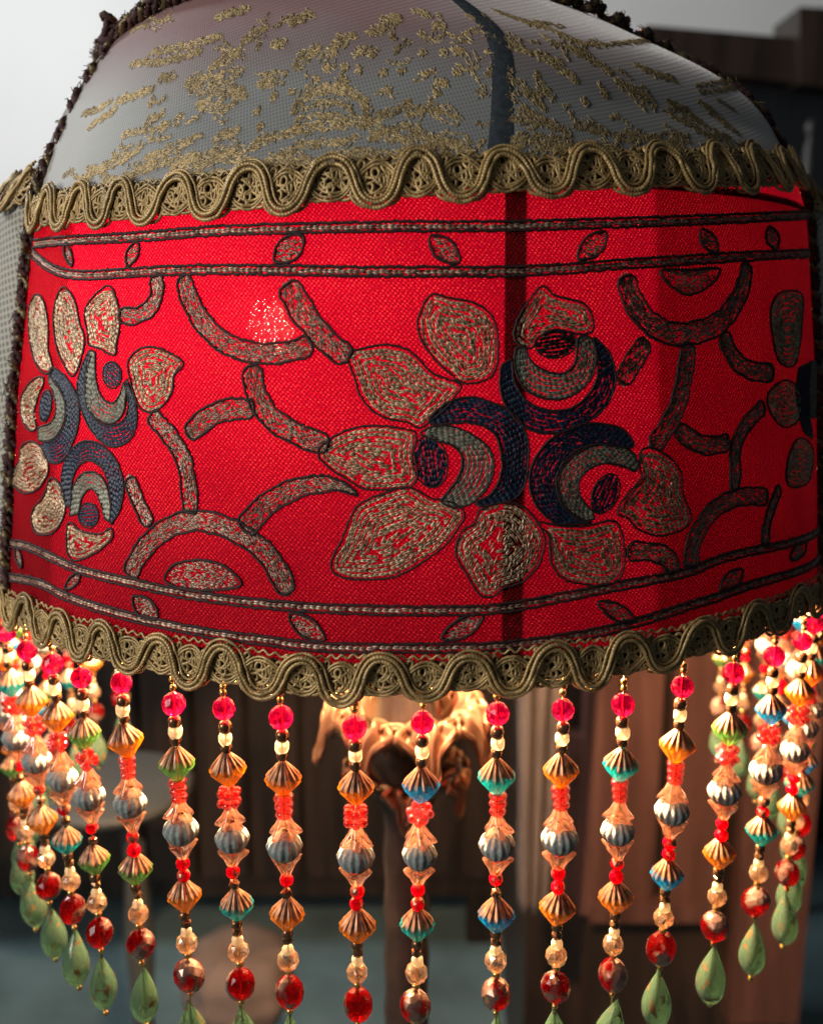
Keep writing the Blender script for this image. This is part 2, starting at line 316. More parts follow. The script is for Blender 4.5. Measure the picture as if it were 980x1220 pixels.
# ------------------------------------------------------------------ mesh collection
class MB:
    def __init__(s): s.v = []; s.f = []; s.n = 0; s.uv = None; s.mi = []
    def add(s, v, f, mi=0):
        v = np.asarray(v, float).reshape(-1, 3); f = np.asarray(f, int)
        s.v.append(v); s.f.append((f + s.n)); s.mi.append(np.full(len(f), mi)); s.n += len(v)
    def tube(s, P, r, sides=6, mi=0, ridge=0.0, pitch=0.002, closed=False, flat=1.0, up=None):
        P = np.asarray(P, float); n = len(P)
        if n < 2: return
        if closed: T = np.roll(P, -1, 0) - np.roll(P, 1, 0)
        else: T = np.gradient(P, axis=0)
        T /= np.linalg.norm(T, axis=1, keepdims=True) + 1e-12
        if up is None: up = np.tile(np.array([0.31, 0.2, 0.93]), (n, 1))
        B = np.cross(T, up); B /= np.linalg.norm(B, axis=1, keepdims=True) + 1e-12
        U = np.cross(B, T)
        r = np.broadcast_to(np.asarray(r, float), (n,))
        ln = np.concatenate([[0], np.cumsum(np.linalg.norm(np.diff(P, axis=0), axis=1))])
        a = np.linspace(0, 2 * math.pi, sides, endpoint=False)
        rr = r[:, None] * (1 + ridge * np.sin(2 * math.pi * ln[:, None] / pitch + a[None]))
        V = P[:, None] + rr[..., None] * (np.cos(a)[None, :, None] * B[:, None] + flat * np.sin(a)[None, :, None] * U[:, None])
        i = np.arange(n if closed else n - 1); j = np.arange(sides)
        I, J = np.meshgrid(i, j, indexing='ij'); I2 = (I + 1) % n; J2 = (J + 1) % sides
        F = np.stack([I * sides + J, I * sides + J2, I2 * sides + J2, I2 * sides + J], -1).reshape(-1, 4)
        s.add(V.reshape(-1, 3), F, mi)
        if not closed:
            for e, rev in ((0, True), (n - 1, False)):
                c = s.n; s.v.append(P[e:e + 1]); s.n += 1
                base = c - n * sides if e == 0 else c - 1 - sides
                base = (c - n * sides) + e * sides if e == 0 else (c - 1 - n * sides) + e * sides
                q = [[c, base + (k + 1) % sides, base + k, base + k] if rev else [c, base + k, base + (k + 1) % sides, base + (k + 1) % sides] for k in range(sides)]
                s.f.append(np.array(q)); s.mi.append(np.full(sides, mi))
    def grid(s, V, mi=0, closed_u=False):
        a, b = V.shape[:2]
        i = np.arange(a if closed_u else a - 1); I, J = np.meshgrid(i, np.arange(b - 1), indexing='ij'); I2 = (I + 1) % a
        F = np.stack([I * b + J, I2 * b + J, I2 * b + J + 1, I * b + J + 1], -1).reshape(-1, 4)
        s.add(V.reshape(-1, 3), F, mi)
    def box(s, lo, hi, mi=0):
        x0, y0, z0 = lo; x1, y1, z1 = hi
        v = [(x0,y0,z0),(x1,y0,z0),(x1,y1,z0),(x0,y1,z0),(x0,y0,z1),(x1,y0,z1),(x1,y1,z1),(x0,y1,z1)]
        s.add(v, [(0,3,2,1),(4,5,6,7),(0,1,5,4),(1,2,6,5),(2,3,7,6),(3,0,4,7)], mi)
    def stitches(s, A, B, w, h, lift=0.0, mi=0):
        """many little arched threads on the shade: A, B arrays of surface coordinates"""
        A = np.asarray(A, float).reshape(-1, 2); B = np.asarray(B, float).reshape(-1, 2); n = len(A)
        if n == 0: return
        w = np.broadcast_to(w, (n,)); h = np.broadcast_to(h, (n,)); lift = np.broadcast_to(lift, (n,))
        d = B - A; ln = np.linalg.norm(d, axis=1, keepdims=True) + 1e-9; d = d / ln; q = np.stack([-d[:, 1], d[:, 0]], 1)
        V = np.empty((n, 4, 3, 3))
        for k, (t, ww, hh) in enumerate(((0, .35, .25), (.28, 1, 1), (.72, 1, 1), (1, .35, .25))):
            c = A + (B - A) * t
            for j, (sd, up) in enumerate(((-.5, .05), (0, 1), (.5, .05))):
                pnt = c + q * (sd * ww * w)[:, None]
                V[:, k, j] = SO(pnt[:, 0], pnt[:, 1], lift + h * hh * up)
        base = (np.arange(n) * 12)[:, None, None]
        f = []
        for k in range(3):
            for j in range(2):
                f.append([k * 3 + j, k * 3 + j + 1, (k + 1) * 3 + j + 1, (k + 1) * 3 + j])
        F = (np.array(f)[None] + base).reshape(-1, 4)
        s.add(V.reshape(-1, 3), F, mi)
    def mesh(s, name, mats, smooth=True):
        me = bpy.data.meshes.new(name)
        V = np.concatenate(s.v); F = np.concatenate(s.f); mi = np.concatenate(s.mi)
        tri = F[:, 2] == F[:, 3]
        loops = np.where(tri[:, None], np.stack([F[:, 0], F[:, 1], F[:, 2], F[:, 0]], 1), F)
        tot = np.where(tri, 3, 4); keep = np.ones((len(F), 4), bool); keep[tri, 3] = False
        lv = loops[keep]
        me.vertices.add(len(V)); me.vertices.foreach_set('co', V.astype(np.float32).ravel())
        me.loops.add(len(lv)); me.loops.foreach_set('vertex_index', lv.astype(np.int32))
        me.polygons.add(len(F)); st = np.concatenate([[0], np.cumsum(tot)[:-1]])
        me.polygons.foreach_set('loop_start', st.astype(np.int32))
        for m in (mats if isinstance(mats, (list, tuple)) else [mats]): me.materials.append(M[m] if isinstance(m, str) else m)
        me.polygons.foreach_set('material_index', mi.astype(np.int32))
        me.polygons.foreach_set('use_smooth', np.full(len(F), bool(smooth)))
        me.update(calc_edges=True); me.validate()
        return me
    def build(s, name, mats, parent=None, smooth=True):
        o = bpy.data.objects.new(name, s.mesh(name, mats, smooth)); COL.objects.link(o)
        if parent is not None: o.parent = parent
        return o
def tag(o, label=None, cat=None, group=None, kind=None):
    if label: o['label'] = label
    if cat: o['category'] = cat
    if group: o['group'] = group
    if kind: o['kind'] = kind
    return o
def empty(name, loc=(0, 0, 0)):
    o = bpy.data.objects.new(name, None); COL.objects.link(o); o.location = loc; o.empty_display_size = 0.02
    return o

# ------------------------------------------------------------------ setting
FLOOR = CAM_H - 1.20
M['floor'] = simple('teal_carpet', (0.09, 0.145, 0.155), 0.9, 0, 0.25, 9.0, 0.3)
M['wall'] = simple('pale_plaster', (0.78, 0.77, 0.75), 0.8, 0, 0.04, 2.0)
b = MB(); b.add([(-4, -1.5, FLOOR), (4, -1.5, FLOOR), (4, 2.6, FLOOR), (-4, 2.6, FLOOR)], [(0, 1, 2, 3)])
tag(b.build('floor', 'floor', smooth=False), kind='structure')
b = MB(); b.box((-4, 2.6, FLOOR), (4, 2.7, 2.2)); tag(b.build('wall', 'wall', smooth=False), kind='structure')

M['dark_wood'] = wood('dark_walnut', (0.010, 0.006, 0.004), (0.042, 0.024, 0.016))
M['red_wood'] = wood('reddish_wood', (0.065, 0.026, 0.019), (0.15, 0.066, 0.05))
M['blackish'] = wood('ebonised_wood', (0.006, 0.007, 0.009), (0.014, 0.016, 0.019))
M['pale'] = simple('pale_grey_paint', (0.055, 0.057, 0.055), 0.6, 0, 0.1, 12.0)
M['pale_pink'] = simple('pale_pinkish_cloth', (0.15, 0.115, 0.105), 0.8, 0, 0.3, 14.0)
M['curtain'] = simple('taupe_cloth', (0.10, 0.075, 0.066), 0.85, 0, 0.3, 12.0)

def px_box(mb, x0, y0, x1, y1, Y, depth, mi=0):
    a = at(x0, y0, Y); c = at(x1, y1, Y)
    mb.box((min(a[0], c[0]), Y, min(a[2], c[2])), (max(a[0], c[0]), Y + depth, max(a[2], c[2])), mi)

# panelled sideboard behind the left half of the fringe
YS = 1.25
t = empty('sideboard', (float(at(200, 900, YS)[0]), YS, FLOOR)); tag(t, 'dark walnut sideboard with upright boards behind the left beads', 'sideboard')
def world_part(mb, name, m, parent, smooth=False):
    o = mb.build(name, m, None, smooth); o.parent = parent; o.matrix_parent_inverse = Matrix.Translation(-Vector(parent.location)); return o
xl = float(at(-150, 900, YS)[0]); xr = float(at(612, 900, YS)[0]); zb = float(at(480, 1075, YS)[2]); zt = float(at(300, 560, YS)[2])
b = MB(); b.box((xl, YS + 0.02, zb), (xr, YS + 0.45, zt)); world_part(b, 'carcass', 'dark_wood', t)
nb = 12
for k in range(nb):
    x0 = xl + (xr - xl) * k / nb; x1 = xl + (xr - xl) * (k + 1) / nb
    b = MB(); b.box((x0 + 0.006, YS - 0.004 * (k % 2), zb + 0.05), (x1 - 0.006, YS + 0.019, zt - 0.04)); world_part(b, 'board', 'dark_wood', t)
b = MB(); b.box((xl - 0.02, YS - 0.03, zt), (xr + 0.02, YS + 0.47, zt + 0.03)); world_part(b, 'top', 'dark_wood', t)
for sx, sy in ((xl + .03, YS + .03), (xr - .08, YS + .03), (xl + .03, YS + .36), (xr - .08, YS + .36)):
    b = MB(); b.box((sx, sy, FLOOR), (sx + .05, sy + .05, zb)); world_part(b, 'leg', 'dark_wood', t)

# small round pale table
def lathe(profile, seg=24, lobes=0, amp=0.0, amp_f=None, twist=0.0):
    mb = MB(); pr = np.array(profile, float); a = np.linspace(0, 2 * math.pi, seg, endpoint=False)
    V = np.empty((seg, len(pr), 3))
    for j, (r, z) in enumerate(pr):
        k = amp if amp_f is None else amp * amp_f(j / (len(pr) - 1))
        rr = r * (1 + k * np.cos(lobes * (a + twist * z))) if lobes else np.full(seg, r)
        V[:, j] = np.stack([rr * np.cos(a), rr * np.sin(a), np.full(seg, z)], 1)
    mb.grid(V, 0, True); return mb
YT = 0.62
c = at(135, 935, YT)
t = empty('round_side_table', (float(c[0]), YT, FLOOR)); tag(t, 'pale grey round pedestal table blurred behind the left strands', 'table')
hz = float(c[2]) - FLOOR
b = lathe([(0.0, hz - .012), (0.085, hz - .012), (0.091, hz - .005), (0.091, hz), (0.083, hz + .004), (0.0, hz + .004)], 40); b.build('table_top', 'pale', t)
b = lathe([(0.014, hz - .012), (0.012, hz - .1), (0.018, hz - .2), (0.012, hz - .3), (0.016, .06), (0.03, .03)], 16); o = b.build('stem', 'pale', t); o.location.x = 0.02
b = lathe([(0.03, .03), (0.12, .02), (0.13, 0.0)], 32); o = b.build('foot', 'pale', t); o.location.x = 0.02

# rounded pale pot on the floor
c = at(285, 1165, 0.62)
t = empty('rounded_stool', (float(c[0]), 0.62, FLOOR)); tag(t, 'pale pinkish rounded stool low behind the strands left of the post', 'stool')
h2 = float(c[2]) - FLOOR
b = lathe([(0.0, h2 + .036), (0.02, h2 + .044), (0.05, h2 + .040), (0.066, h2 + .018), (0.060, h2 + .008), (0.066, h2 - .004), (0.062, h2 - .03), (0.040, h2 - .046), (0.0, h2 - .05)], 36, 9, .05); b.build('cushion', 'pale_pink', t)
b = lathe([(0.022, h2 - .045), (0.018, .1), (0.03, .04), (0.09, 0.0)], 20); b.build('stem', 'pale_pink', t)

# wooden cupboard frame on the right
YC = 0.75
zl = FLOOR; t = empty('cupboard', (float(at(730, 900, YC)[0]), YC, FLOOR)); tag(t, 'reddish wooden cupboard with framed dark panels behind the right strands', 'cupboard')
def cp(x0, x1, ya, yb, name, m, Y=YC, d=0.03):
    mb = MB(); px_box(mb, x0, ya, x1, yb, Y, d); return world_part(mb, name, m, t)
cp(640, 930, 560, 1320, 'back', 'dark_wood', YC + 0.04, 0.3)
cp(703, 727, 700, 1090, 'stile', 'red_wood'); cp(752, 776, 700, 1090, 'stile', 'red_wood', YC + 0.004)
cp(812, 850, 700, 1100, 'stile', 'red_wood'); cp(905, 950, 700, 1220, 'stile', 'red_wood')
cp(703, 850, 1078, 1100, 'rail', 'red_wood', YC - 0.006); cp(676, 694, 880, 1075, 'stile', 'red_wood', YC + 0.01)
cp(727, 752, 700, 1078, 'panel', 'dark_wood', YC + 0.02, 0.012); cp(776, 812, 700, 1078, 'panel', 'dark_wood', YC + 0.02, 0.012)
mb = MB(); mb.box((float(at(640, 900, YC)[0]), YC + .05, FLOOR), (float(at(930, 900, YC)[0]), YC + .33, float(at(700, 1318, YC + .04)[2]))); world_part(mb, 'plinth', 'dark_wood', t)

# hanging cloth beside the post
YH = 0.55
n = 40; xs = np.linspace(0, 1, n); zs = np.linspace(0, 1, 24)
c0 = at(612, 800, YH); c1 = at(668, 1085, YH)
V = np.empty((n, 24, 3))
for j, w in enumerate(zs):
    wd = 1 - 0.45 * w
    V[:, j, 0] = c0[0] + (c1[0] - c0[0]) * (0.5 + (xs - 0.5) * wd)
    V[:, j, 1] = YH + 0.008 * np.sin(xs * 19 + 2 * w)
    V[:, j, 2] = (c0[2] + 0.12) + (c1[2] - c0[2] - 0.12) * w
mb = MB(); mb.grid(V); o = mb.build('hanging_cloth', 'curtain'); tag(o, 'taupe cloth hanging in folds right of the lamp post', 'cloth')
sm = o.modifiers.new('thickness', 'SOLIDIFY'); sm.thickness = 0.003

# tall dark stand at the upper right
YR = 1.6
t = empty('hall_stand', (float(at(930, 300, YR)[0]), YR, FLOOR)); tag(t, 'tall dark wooden stand with a cornice at the upper right', 'stand')
def hp(pts, Y, d, name, m):
    mb = MB(); q = [at(x, y, Y) for x, y in pts]; v = [tuple(p) for p in q] + [(p[0], p[1] + d, p[2]) for p in q]; k = len(q)
    f = [tuple(range(k - 1, -1, -1)), tuple(range(k, 2 * k))] if k == 4 else []
    f = [(3, 2, 1, 0), (4, 5, 6, 7)] + [(i, (i + 1) % 4, 4 + (i + 1) % 4, 4 + i) for i in range(4)]
    mb.add(v, f); return world_part(mb, name, m, t)
hp([(770, 30), (956, 46), (956, 100), (770, 78)], YR, 0.12, 'cornice', 'dark_wood')
hp([(952, 8), (1060, 14), (1060, 112), (952, 100)], YR - .02, 0.14, 'cornice_block', 'dark_wood')
hp([(770, 70), (1060, 90), (1060, 520), (770, 520)], YR + .05, 0.1, 'panel', 'blackish')
q = at(900, 520, YR + .05); mb = MB(); mb.box((float(at(790, 520, YR)[0]), YR + .06, FLOOR), (float(at(1060, 520, YR)[0]), YR + .14, float(q[2]))); world_part(mb, 'base', 'blackish', t)
q = at(966, 152, 1.35)
t2 = empty('finial_post', (float(q[0]), 1.35, FLOOR)); tag(t2, 'slim dark post with a round finial before the dark stand', 'post')
hq = float(q[2]) - FLOOR
lathe([(0, hq + .014), (.007, hq + .012), (.012, hq), (.007, hq - .012), (.005, hq - .02), (.010, hq - .03), (.012, hq - .2), (.013, 0)], 16).build('shaft', simple('brownish_post', (0.022, 0.020, 0.019), 0.5), t2)

# ------------------------------------------------------------------ lamp stand with leaf capital
t = empty('lamp_stand', (0, 0, FLOOR)); LAMP = t
tag(t, 'cast bronze lamp post with acanthus leaf capital under the shade', 'lamp stand')
cx_post = float(at(484, 1000, 0.0)[0]); t.location.x = cx_post
zc = float(at(484, 965, 0)[2]) - FLOOR; ztop = float(at(484, 850, 0)[2]) - FLOOR
prf = [(0.13, 0), (0.13, .012), (0.10, .03), (0.04, .05), (0.016, .10), (0.0105, .2)]
z = 0.2
while z < zc - 0.02:
    prf += [(0.0105, z), (0.0112, z + .012), (0.0103, z + .024)]; z += .03
prf += [(0.011, zc), (0.016, zc + .010), (0.013, zc + .016), (0.019, zc + .03), (0.021, zc + .040), (0.014, zc + .05), (0.012, ztop + .03), (0.009, ztop + .06)]
lathe(prf, 20, 10, 0.05).build('post', 'dark_post', t)
def leaf_mesh(ln, wd, curl, lobes=5):
    mb = MB(); nu, nv = 44, 23; V = np.empty((nu, nv, 3))
    for i in range(nu):
        s = i / (nu - 1)
        w = wd * (math.sin(math.pi * min(1, s * 0.93 + .07)) ** 0.7) * (1 - 0.42 * abs(math.sin(s * lobes * math.pi)) ** 2)
        ang = curl * s * s; r = ln * (s - 0.18 * curl * s ** 3 * 0.5); zz = ln * 0.75 * math.sin(s * 1.7) - ln * 0.55 * s ** 4
        for j in range(nv):
            q = (j / (nv - 1) - .5) * 2
            V[i, j] = (q * w, -0.010 - 0.62 * r, zz + 0.006 * abs(q) * math.cos(s * 3) - 0.0034 * math.cos(q * 11) )
    mb.grid(V); return mb.mesh('acanthus_leaf', 'bronze_stand')
lm = leaf_mesh(0.062, 0.021, 1.0, 4)
for k in range(8):
    o = bpy.data.objects.new('acanthus_leaf', lm); COL.objects.link(o); o.parent = t
    o.location = (0, 0, ztop - 0.028); o.rotation_euler = (0, 0, k * math.pi / 4 + 0.25)
    sm = o.modifiers.new('thick', 'SOLIDIFY'); sm.thickness = 0.0018
lm2 = leaf_mesh(0.036, 0.014, 1.0, 3)
for k in range(6):
    o = bpy.data.objects.new('acanthus_leaf', lm2); COL.objects.link(o); o.parent = t
    o.location = (0, 0, zc + 0.012); o.rotation_euler = (0.35, 0, k * math.pi / 3)
    sm = o.modifiers.new('thick', 'SOLIDIFY'); sm.thickness = 0.0015

# bulb and socket; the bulb sits behind the bright spot of the cloth
bp_ = at(322, 387, -0.058)
def make_bulb(loc, label):
    t = empty('light_bulb', tuple(loc)); tag(t, label, 'bulb')
    lathe([(0.0, .011), (.003, .0105), (.0075, .006), (.0062, .003), (.0095, -.001), (.007, -.005), (.0072, -.008), (.003, -.012)], 14, 5, .18).build('filament', 'bulb', t)
    lathe([(0.0, .022), (.006, .021), (.012, .016), (.0165, .006), (.0165, -.003), (.012, -.011), (.009, -.0122)], 24).build('glass_globe', 'clear', t)
    lathe([(.009, -.012), (.0085, -.022), (.012, -.036)], 20).build('bulb_neck', 'ivory_china', t)
    lathe([(.013, -.036), (.0145, -.040), (.0145, -.062), (.017, -.066), (.017, -.086), (.006, -.090)], 16).build('socket', 'bronze_stand', t)
    # arm from the socket to the post
    P = np.array([(0, 0, -.088), (0, 0, -.10), ((cx_post - loc[0]) * .3, -loc[1] * .3, -.115), ((cx_post - loc[0]) * .7, -loc[1] * .7, -.112), (cx_post - loc[0], -loc[1], -.098)])
    mb = MB(); mb.tube(P, 0.004, 8); mb.build('arm', 'bronze_stand', t)
make_bulb(bp_, 'lit warm bulb shining through the red cloth at upper left')

# ------------------------------------------------------------------ the shade
shade = empty('lampshade', (0, 0, Z0)); 
tag(shade, 'red embroidered lampshade with grey net dome and gold braid trims', 'lampshade')
PINV = Matrix.Translation((0, 0, -Z0))
def sp(mb, name, m, parent=None, smooth=True):
    o = mb.build(name, m, None, smooth); o.parent = parent or shade
    if parent is None: o.matrix_parent_inverse = PINV
    return o
TOPC = [(45,255),(80,250),(125,247),(178,243),(255,235),(345,227),(450,218),(552,213),(652,211),(747,206),(830,206),(885,206),(930,205),(955,206)]
_tc = UV(TOPC)
def GIMP_LINE(th): return np.interp(np.asarray(th) * UR, _tc[:, 0], _tc[:, 1])
def panel(name, th0, th1, za, zb, m, nu, nv, off=0.0):
    th = np.linspace(th0, th1, nu); zz = np.linspace(za, zb, nv); TH, ZZ = np.meshgrid(th, zz, indexing='ij')
    if name.startswith(('net_dome', 'dome_lining')):
        lo = GIMP_LINE(TH) + (za - Z1); ZZ = lo + (ZZ - za) / (zb - za) * (dome_top(TH) - lo)
    if name == 'red_cloth_band': ZZ = za + (ZZ - za) / (zb - za) * (GIMP_LINE(TH) - za)
    r = rad(ZZ, TH) + off
    mb = MB(); mb.grid(np.stack([r * np.sin(TH) + lean(ZZ), -r * np.cos(TH), ZZ], -1))
    o = sp(mb, name, m); me = o.data; ul = me.uv_layers.new(name='UVMap')
    vi = np.empty(len(me.loops), np.int32); me.loops.foreach_get('vertex_index', vi)
    A = np.stack([TH.ravel() * UR, ZZ.ravel()], 1)[vi]; ul.data.foreach_set('uv', A.astype(np.float32).ravel())
    return o
panel('red_cloth_band', -TSL, TSR, Z0, Z1 + .0005, 'red', 160, 40)
panel('net_dome', -TSL, TSR, Z1 + .001, ZTOP, 'net', 160, 40)
panel('dome_lining', -TSL, TSR, Z1 + .003, ZTOP, 'slate_lining', 60, 30, -0.0012)
panel('side_net_panel', TSR, math.pi, Z0, ZTOP, 'net_side', 90, 60)
panel('side_net_panel', -math.pi, -TSL, Z0, ZTOP, 'net_side', 90, 60)
panel('side_lining', TSR, math.pi, Z0, ZTOP, 'lining', 90, 60, -0.0015)
panel('side_lining', -math.pi, -TSL, Z0, ZTOP, 'lining', 90, 60, -0.0015)

# unseen layers added behind the cloth to dim it beside both seams
def dimmer_mat():
    m, nt, out = mat('seam_dimming_layer'); d = N(nt, 'ShaderNodeBsdfDiffuse'); d.inputs[0].default_value = (0.16, 0.008, 0.012, 1)
    t = N(nt, 'ShaderNodeBsdfTransparent'); t.inputs[0].default_value = (1, .8, .8, 1); x = N(nt, 'ShaderNodeMixShader', i_0=.45); L(nt, d.outputs[0], x.inputs[1]); L(nt, t.outputs[0], x.inputs[2]); L(nt, x.outputs[0], out.inputs[0]); return m
M['dimmer'] = dimmer_mat()
panel('seam_dimmer', uv(742, 400)[0] / UR, TSR - .02, Z0 + .003, Z1 - .004, 'dimmer', 30, 20, -.020)
panel('seam_dimmer', -TSL + .02, uv(72, 450)[0] / UR, Z0 + .003, Z1 - .004, 'dimmer', 20, 20, -.016)

# wire frame: struts and rings just inside the cloth
def strut(th_top, th_bot, w=0.0052, inset=0.0068):
    zz = np.linspace(Z0, ZTOP, 60); th = np.interp(zz, [Z0, Z1, ZTOP], [th_bot, th_bot, th_top])
    mb = MB(); V = np.empty((5, 60, 3))
    for k, q in enumerate((-.5, -.25, 0, .25, .5)):
        r = rad(zz, th) - inset
        a = th + q * w / r; V[k] = np.stack([r * np.sin(a) + lean(zz), -r * np.cos(a), zz], 1)
    mb.grid(V); o = sp(mb, 'frame_strut', 'frame'); s_ = o.modifiers.new('t', 'SOLIDIFY'); s_.thickness = 0.002; s_.offset = 1
u0 = uv(600, 500)[0] / UR; u1 = uv(560, 10)[0] / UR
strut(u1, u0)
for a in (TSR, -TSL, math.radians(123), math.radians(-123), math.pi): strut(a, a)
# shade of that strut on the dome, put in as a dark strip
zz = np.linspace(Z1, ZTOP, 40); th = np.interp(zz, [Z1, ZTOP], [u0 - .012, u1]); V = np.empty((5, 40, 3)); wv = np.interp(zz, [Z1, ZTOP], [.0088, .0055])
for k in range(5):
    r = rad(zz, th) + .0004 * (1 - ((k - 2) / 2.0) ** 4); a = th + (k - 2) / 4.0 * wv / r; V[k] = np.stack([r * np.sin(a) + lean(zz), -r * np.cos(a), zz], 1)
mb = MB(); mb.grid(V); sp(mb, 'strut_shade_strip', simple('strut_shade', (0.030, 0.042, 0.055), 0.7, 0, 0.4, 500.0))
for z_, ex in ((Z0, -.001), (Z1, -.0022), (ZTOP, -.0045)):
    a = np.linspace(-math.pi, math.pi, 180, endpoint=False); r = rad(np.full(180, z_), a) + ex
    mb = MB(); mb.tube(np.stack([r * np.sin(a) + lean(z_), -r * np.cos(a), np.full(180, z_)], 1), 0.0013, 6, closed=True); sp(mb, 'frame_ring', 'frame')

# ---- embroidery helpers (surface coordinates)
def resample(P, n=None, step=None, closed=False):
    P = np.asarray(P, float)
    if closed: P = np.vstack([P, P[:1]])
    d = np.concatenate([[0], np.cumsum(np.linalg.norm(np.diff(P, axis=0), axis=1))])
    if n is None: n = max(3, int(round(d[-1] / step)) + (0 if closed else 1))
    t = np.linspace(0, d[-1], n, endpoint=not closed)
    return np.stack([np.interp(t, d, P[:, k]) for k in range(P.shape[1])], 1)
def smooth(P, closed=False, k=8):
    P = np.asarray(P, float); n = len(P); out = []
    rng_ = range(n) if closed else range(n - 1)
    for i in rng_:
        g = (lambda j: P[j % n]) if closed else (lambda j: P[min(max(j, 0), n - 1)])
        p0, p1, p2, p3 = g(i - 1), g(i), g(i + 1), g(i + 2)
        for t in np.linspace(0, 1, k, endpoint=False):
            out.append(0.5 * ((2 * p1) + (-p0 + p2) * t + (2 * p0 - 5 * p1 + 4 * p2 - p3) * t * t + (-p0 + 3 * p1 - 3 * p2 + p3) * t ** 3))
    if not closed: out.append(P[-1])
    return np.array(out)
def normals(P, closed):
    T = (np.roll(P, -1, 0) - np.roll(P, 1, 0)) if closed else np.gradient(P, axis=0)
    T /= np.linalg.norm(T, axis=1, keepdims=True) + 1e-12
    return np.stack([-T[:, 1], T[:, 0]], 1)
def area2(P):
    x, y = P[:, 0], P[:, 1]; return 0.5 * np.sum(x * np.roll(y, -1) - y * np.roll(x, -1))
def chain(mb, P, st=0.00155, w=0.00052, h=0.00055, gap=0.00028, lift=0.0001, mi=0, drop=0.0):
    """a row of chain stitch along polyline P"""
    P = np.asarray(P)
    ln = np.linalg.norm(np.diff(P, axis=0), axis=1).sum()
    if ln < st * 1.2: return
    n = max(2, int(ln / st)); Q = resample(P, n + 1); nn = normals(Q, False)
    keep = rng.random(n) > drop
    j = rng.normal(0, 0.00010, (n, 2))
    for sd in (-1, 1):
        A = Q[:-1] + nn[:-1] * sd * gap * 0.35 + j; B = Q[1:] + (Q[1:] - Q[:-1]) * 0.28 + nn[1:] * sd * gap * 1.25 + j
        mb.stitches(A[keep], B[keep], w * rng.uniform(.8, 1.2, keep.sum()), h * rng.uniform(.8, 1.25, keep.sum()), lift, mi)
def cord(mb, P, r=0.00036, lift=0.0002, closed=False, mi=0, sides=5, step=0.0008, wob=0.00008, ridge=0.0, pitch=0.0012):
    Q = resample(P, step=step, closed=closed); lift = max(lift, r * 1.2)
    Q = Q + rng.normal(0, wob, Q.shape)
    up = SN(Q[:, 0], Q[:, 1])
    mb.tube(SO(Q[:, 0], Q[:, 1], np.full(len(Q), lift)), r * rng.uniform(.85, 1.15, len(Q)), sides, mi, closed=closed, up=up, ridge=ridge, pitch=pitch)
def inset_rows(P, d0, dd):
    n_in = normals(P, True) * (1 if area2(P) > 0 else -1); rows = []; d = d0
    while True:
        q = P + n_in * d
        D = np.sqrt(((q[:, None] - P[None]) ** 2).sum(-1)).min(1)
        ok = D > d * 0.96
        if ok.sum() < 5: break
        idx = np.where(ok)[0]; br = np.where(np.diff(idx) > 1)[0]
        segs = np.split(idx, br + 1)
        if len(segs) > 1 and ok[0] and ok[-1]: segs[0] = np.concatenate([segs[-1], segs[0]]); segs.pop()
        for s_ in segs:
            if len(s_) > 4: rows.append(q[s_])
        d += dd
    return rows
def petal(px, m='gold_thread', name='petal', outline=True, dd=0.00136, ol=0.0005, drop=0.02):
    P = resample(smooth(UV(px), True), step=0.0007, closed=True)
    mb = MB(); rows = inset_rows(P, 0.0008, dd)
    for k, r_ in enumerate(rows):
        r_ = r_ + np.stack([np.convolve(np.pad(rng.normal(0, .0006, len(r_)), 6, mode='edge'), np.ones(13) / 13, 'valid') for _ in (0, 1)], 1)
        chain(mb, r_, drop=drop + (0.06 if k > 1 else 0), gap=0.0003)
    if mb.n == 0: return
    # stray threads across the rows
    c = P.mean(0); n = int(abs(area2(P)) / 5.0e-6); A = c + (P[rng.integers(0, len(P), n)] - c) * np.sqrt(rng.random((n, 1))) * .85
    ax = P[np.argmax(((P - c) ** 2).sum(1))] - c; ax /= np.linalg.norm(ax)
    ang = rng.normal(0, .2, n); dr = np.stack([ax[0] * np.cos(ang) - ax[1] * np.sin(ang), ax[0] * np.sin(ang) + ax[1] * np.cos(ang)], 1)
    mb.stitches(A, A + dr * rng.uniform(.0012, .0024, (n, 1)), 0.0004, 0.00045, 0.0004)
    o = sp(mb, name, m)
    if outline:
        n_out = -normals(P, True) * (1 if area2(P) > 0 else -1)
        ob = MB(); cord(ob, P + n_out * ol, 0.0004, closed=True); q = sp(ob, 'outline_cord', 'outline', o)
    return o
def crescent(outer, inner, m, name, sp_=0.00125, outline=True):
    A = UV(outer); B = UV(inner); A = smooth(A); B = smooth(B)
    n = 60; A = resample(A, n); B = resample(B, n)
    gap = np.linalg.norm(A - B, axis=1).max(); k = max(2, int(round(gap / sp_)))
    mb = MB()
    for i in range(k):
        t = (i + .5) / k; wv = np.linalg.norm(A - B, axis=1)
        P = A + (B - A) * t
        ok = wv > gap * 0.16
        idx = np.where(ok)[0]
        if len(idx) > 4: chain(mb, P[idx[0]:idx[-1] + 1], st=0.0017, w=0.00058, gap=0.00027, h=0.0006)
    o = sp(mb, name, m)
    if outline:
        ob = MB(); cord(ob, np.vstack([A, B[::-1]]), 0.0004, closed=True); sp(ob, 'outline_cord', 'outline', o)
    return o
def ell(cx, cy, rx, ry, deg=0, n=20):
    a = np.linspace(0, 2 * math.pi, n, endpoint=False); c, s = math.cos(math.radians(deg)), math.sin(math.radians(deg))
    return [(cx + rx * math.cos(q) * c - ry * math.sin(q) * s, cy + rx * math.cos(q) * s + ry * math.sin(q) * c) for q in a]
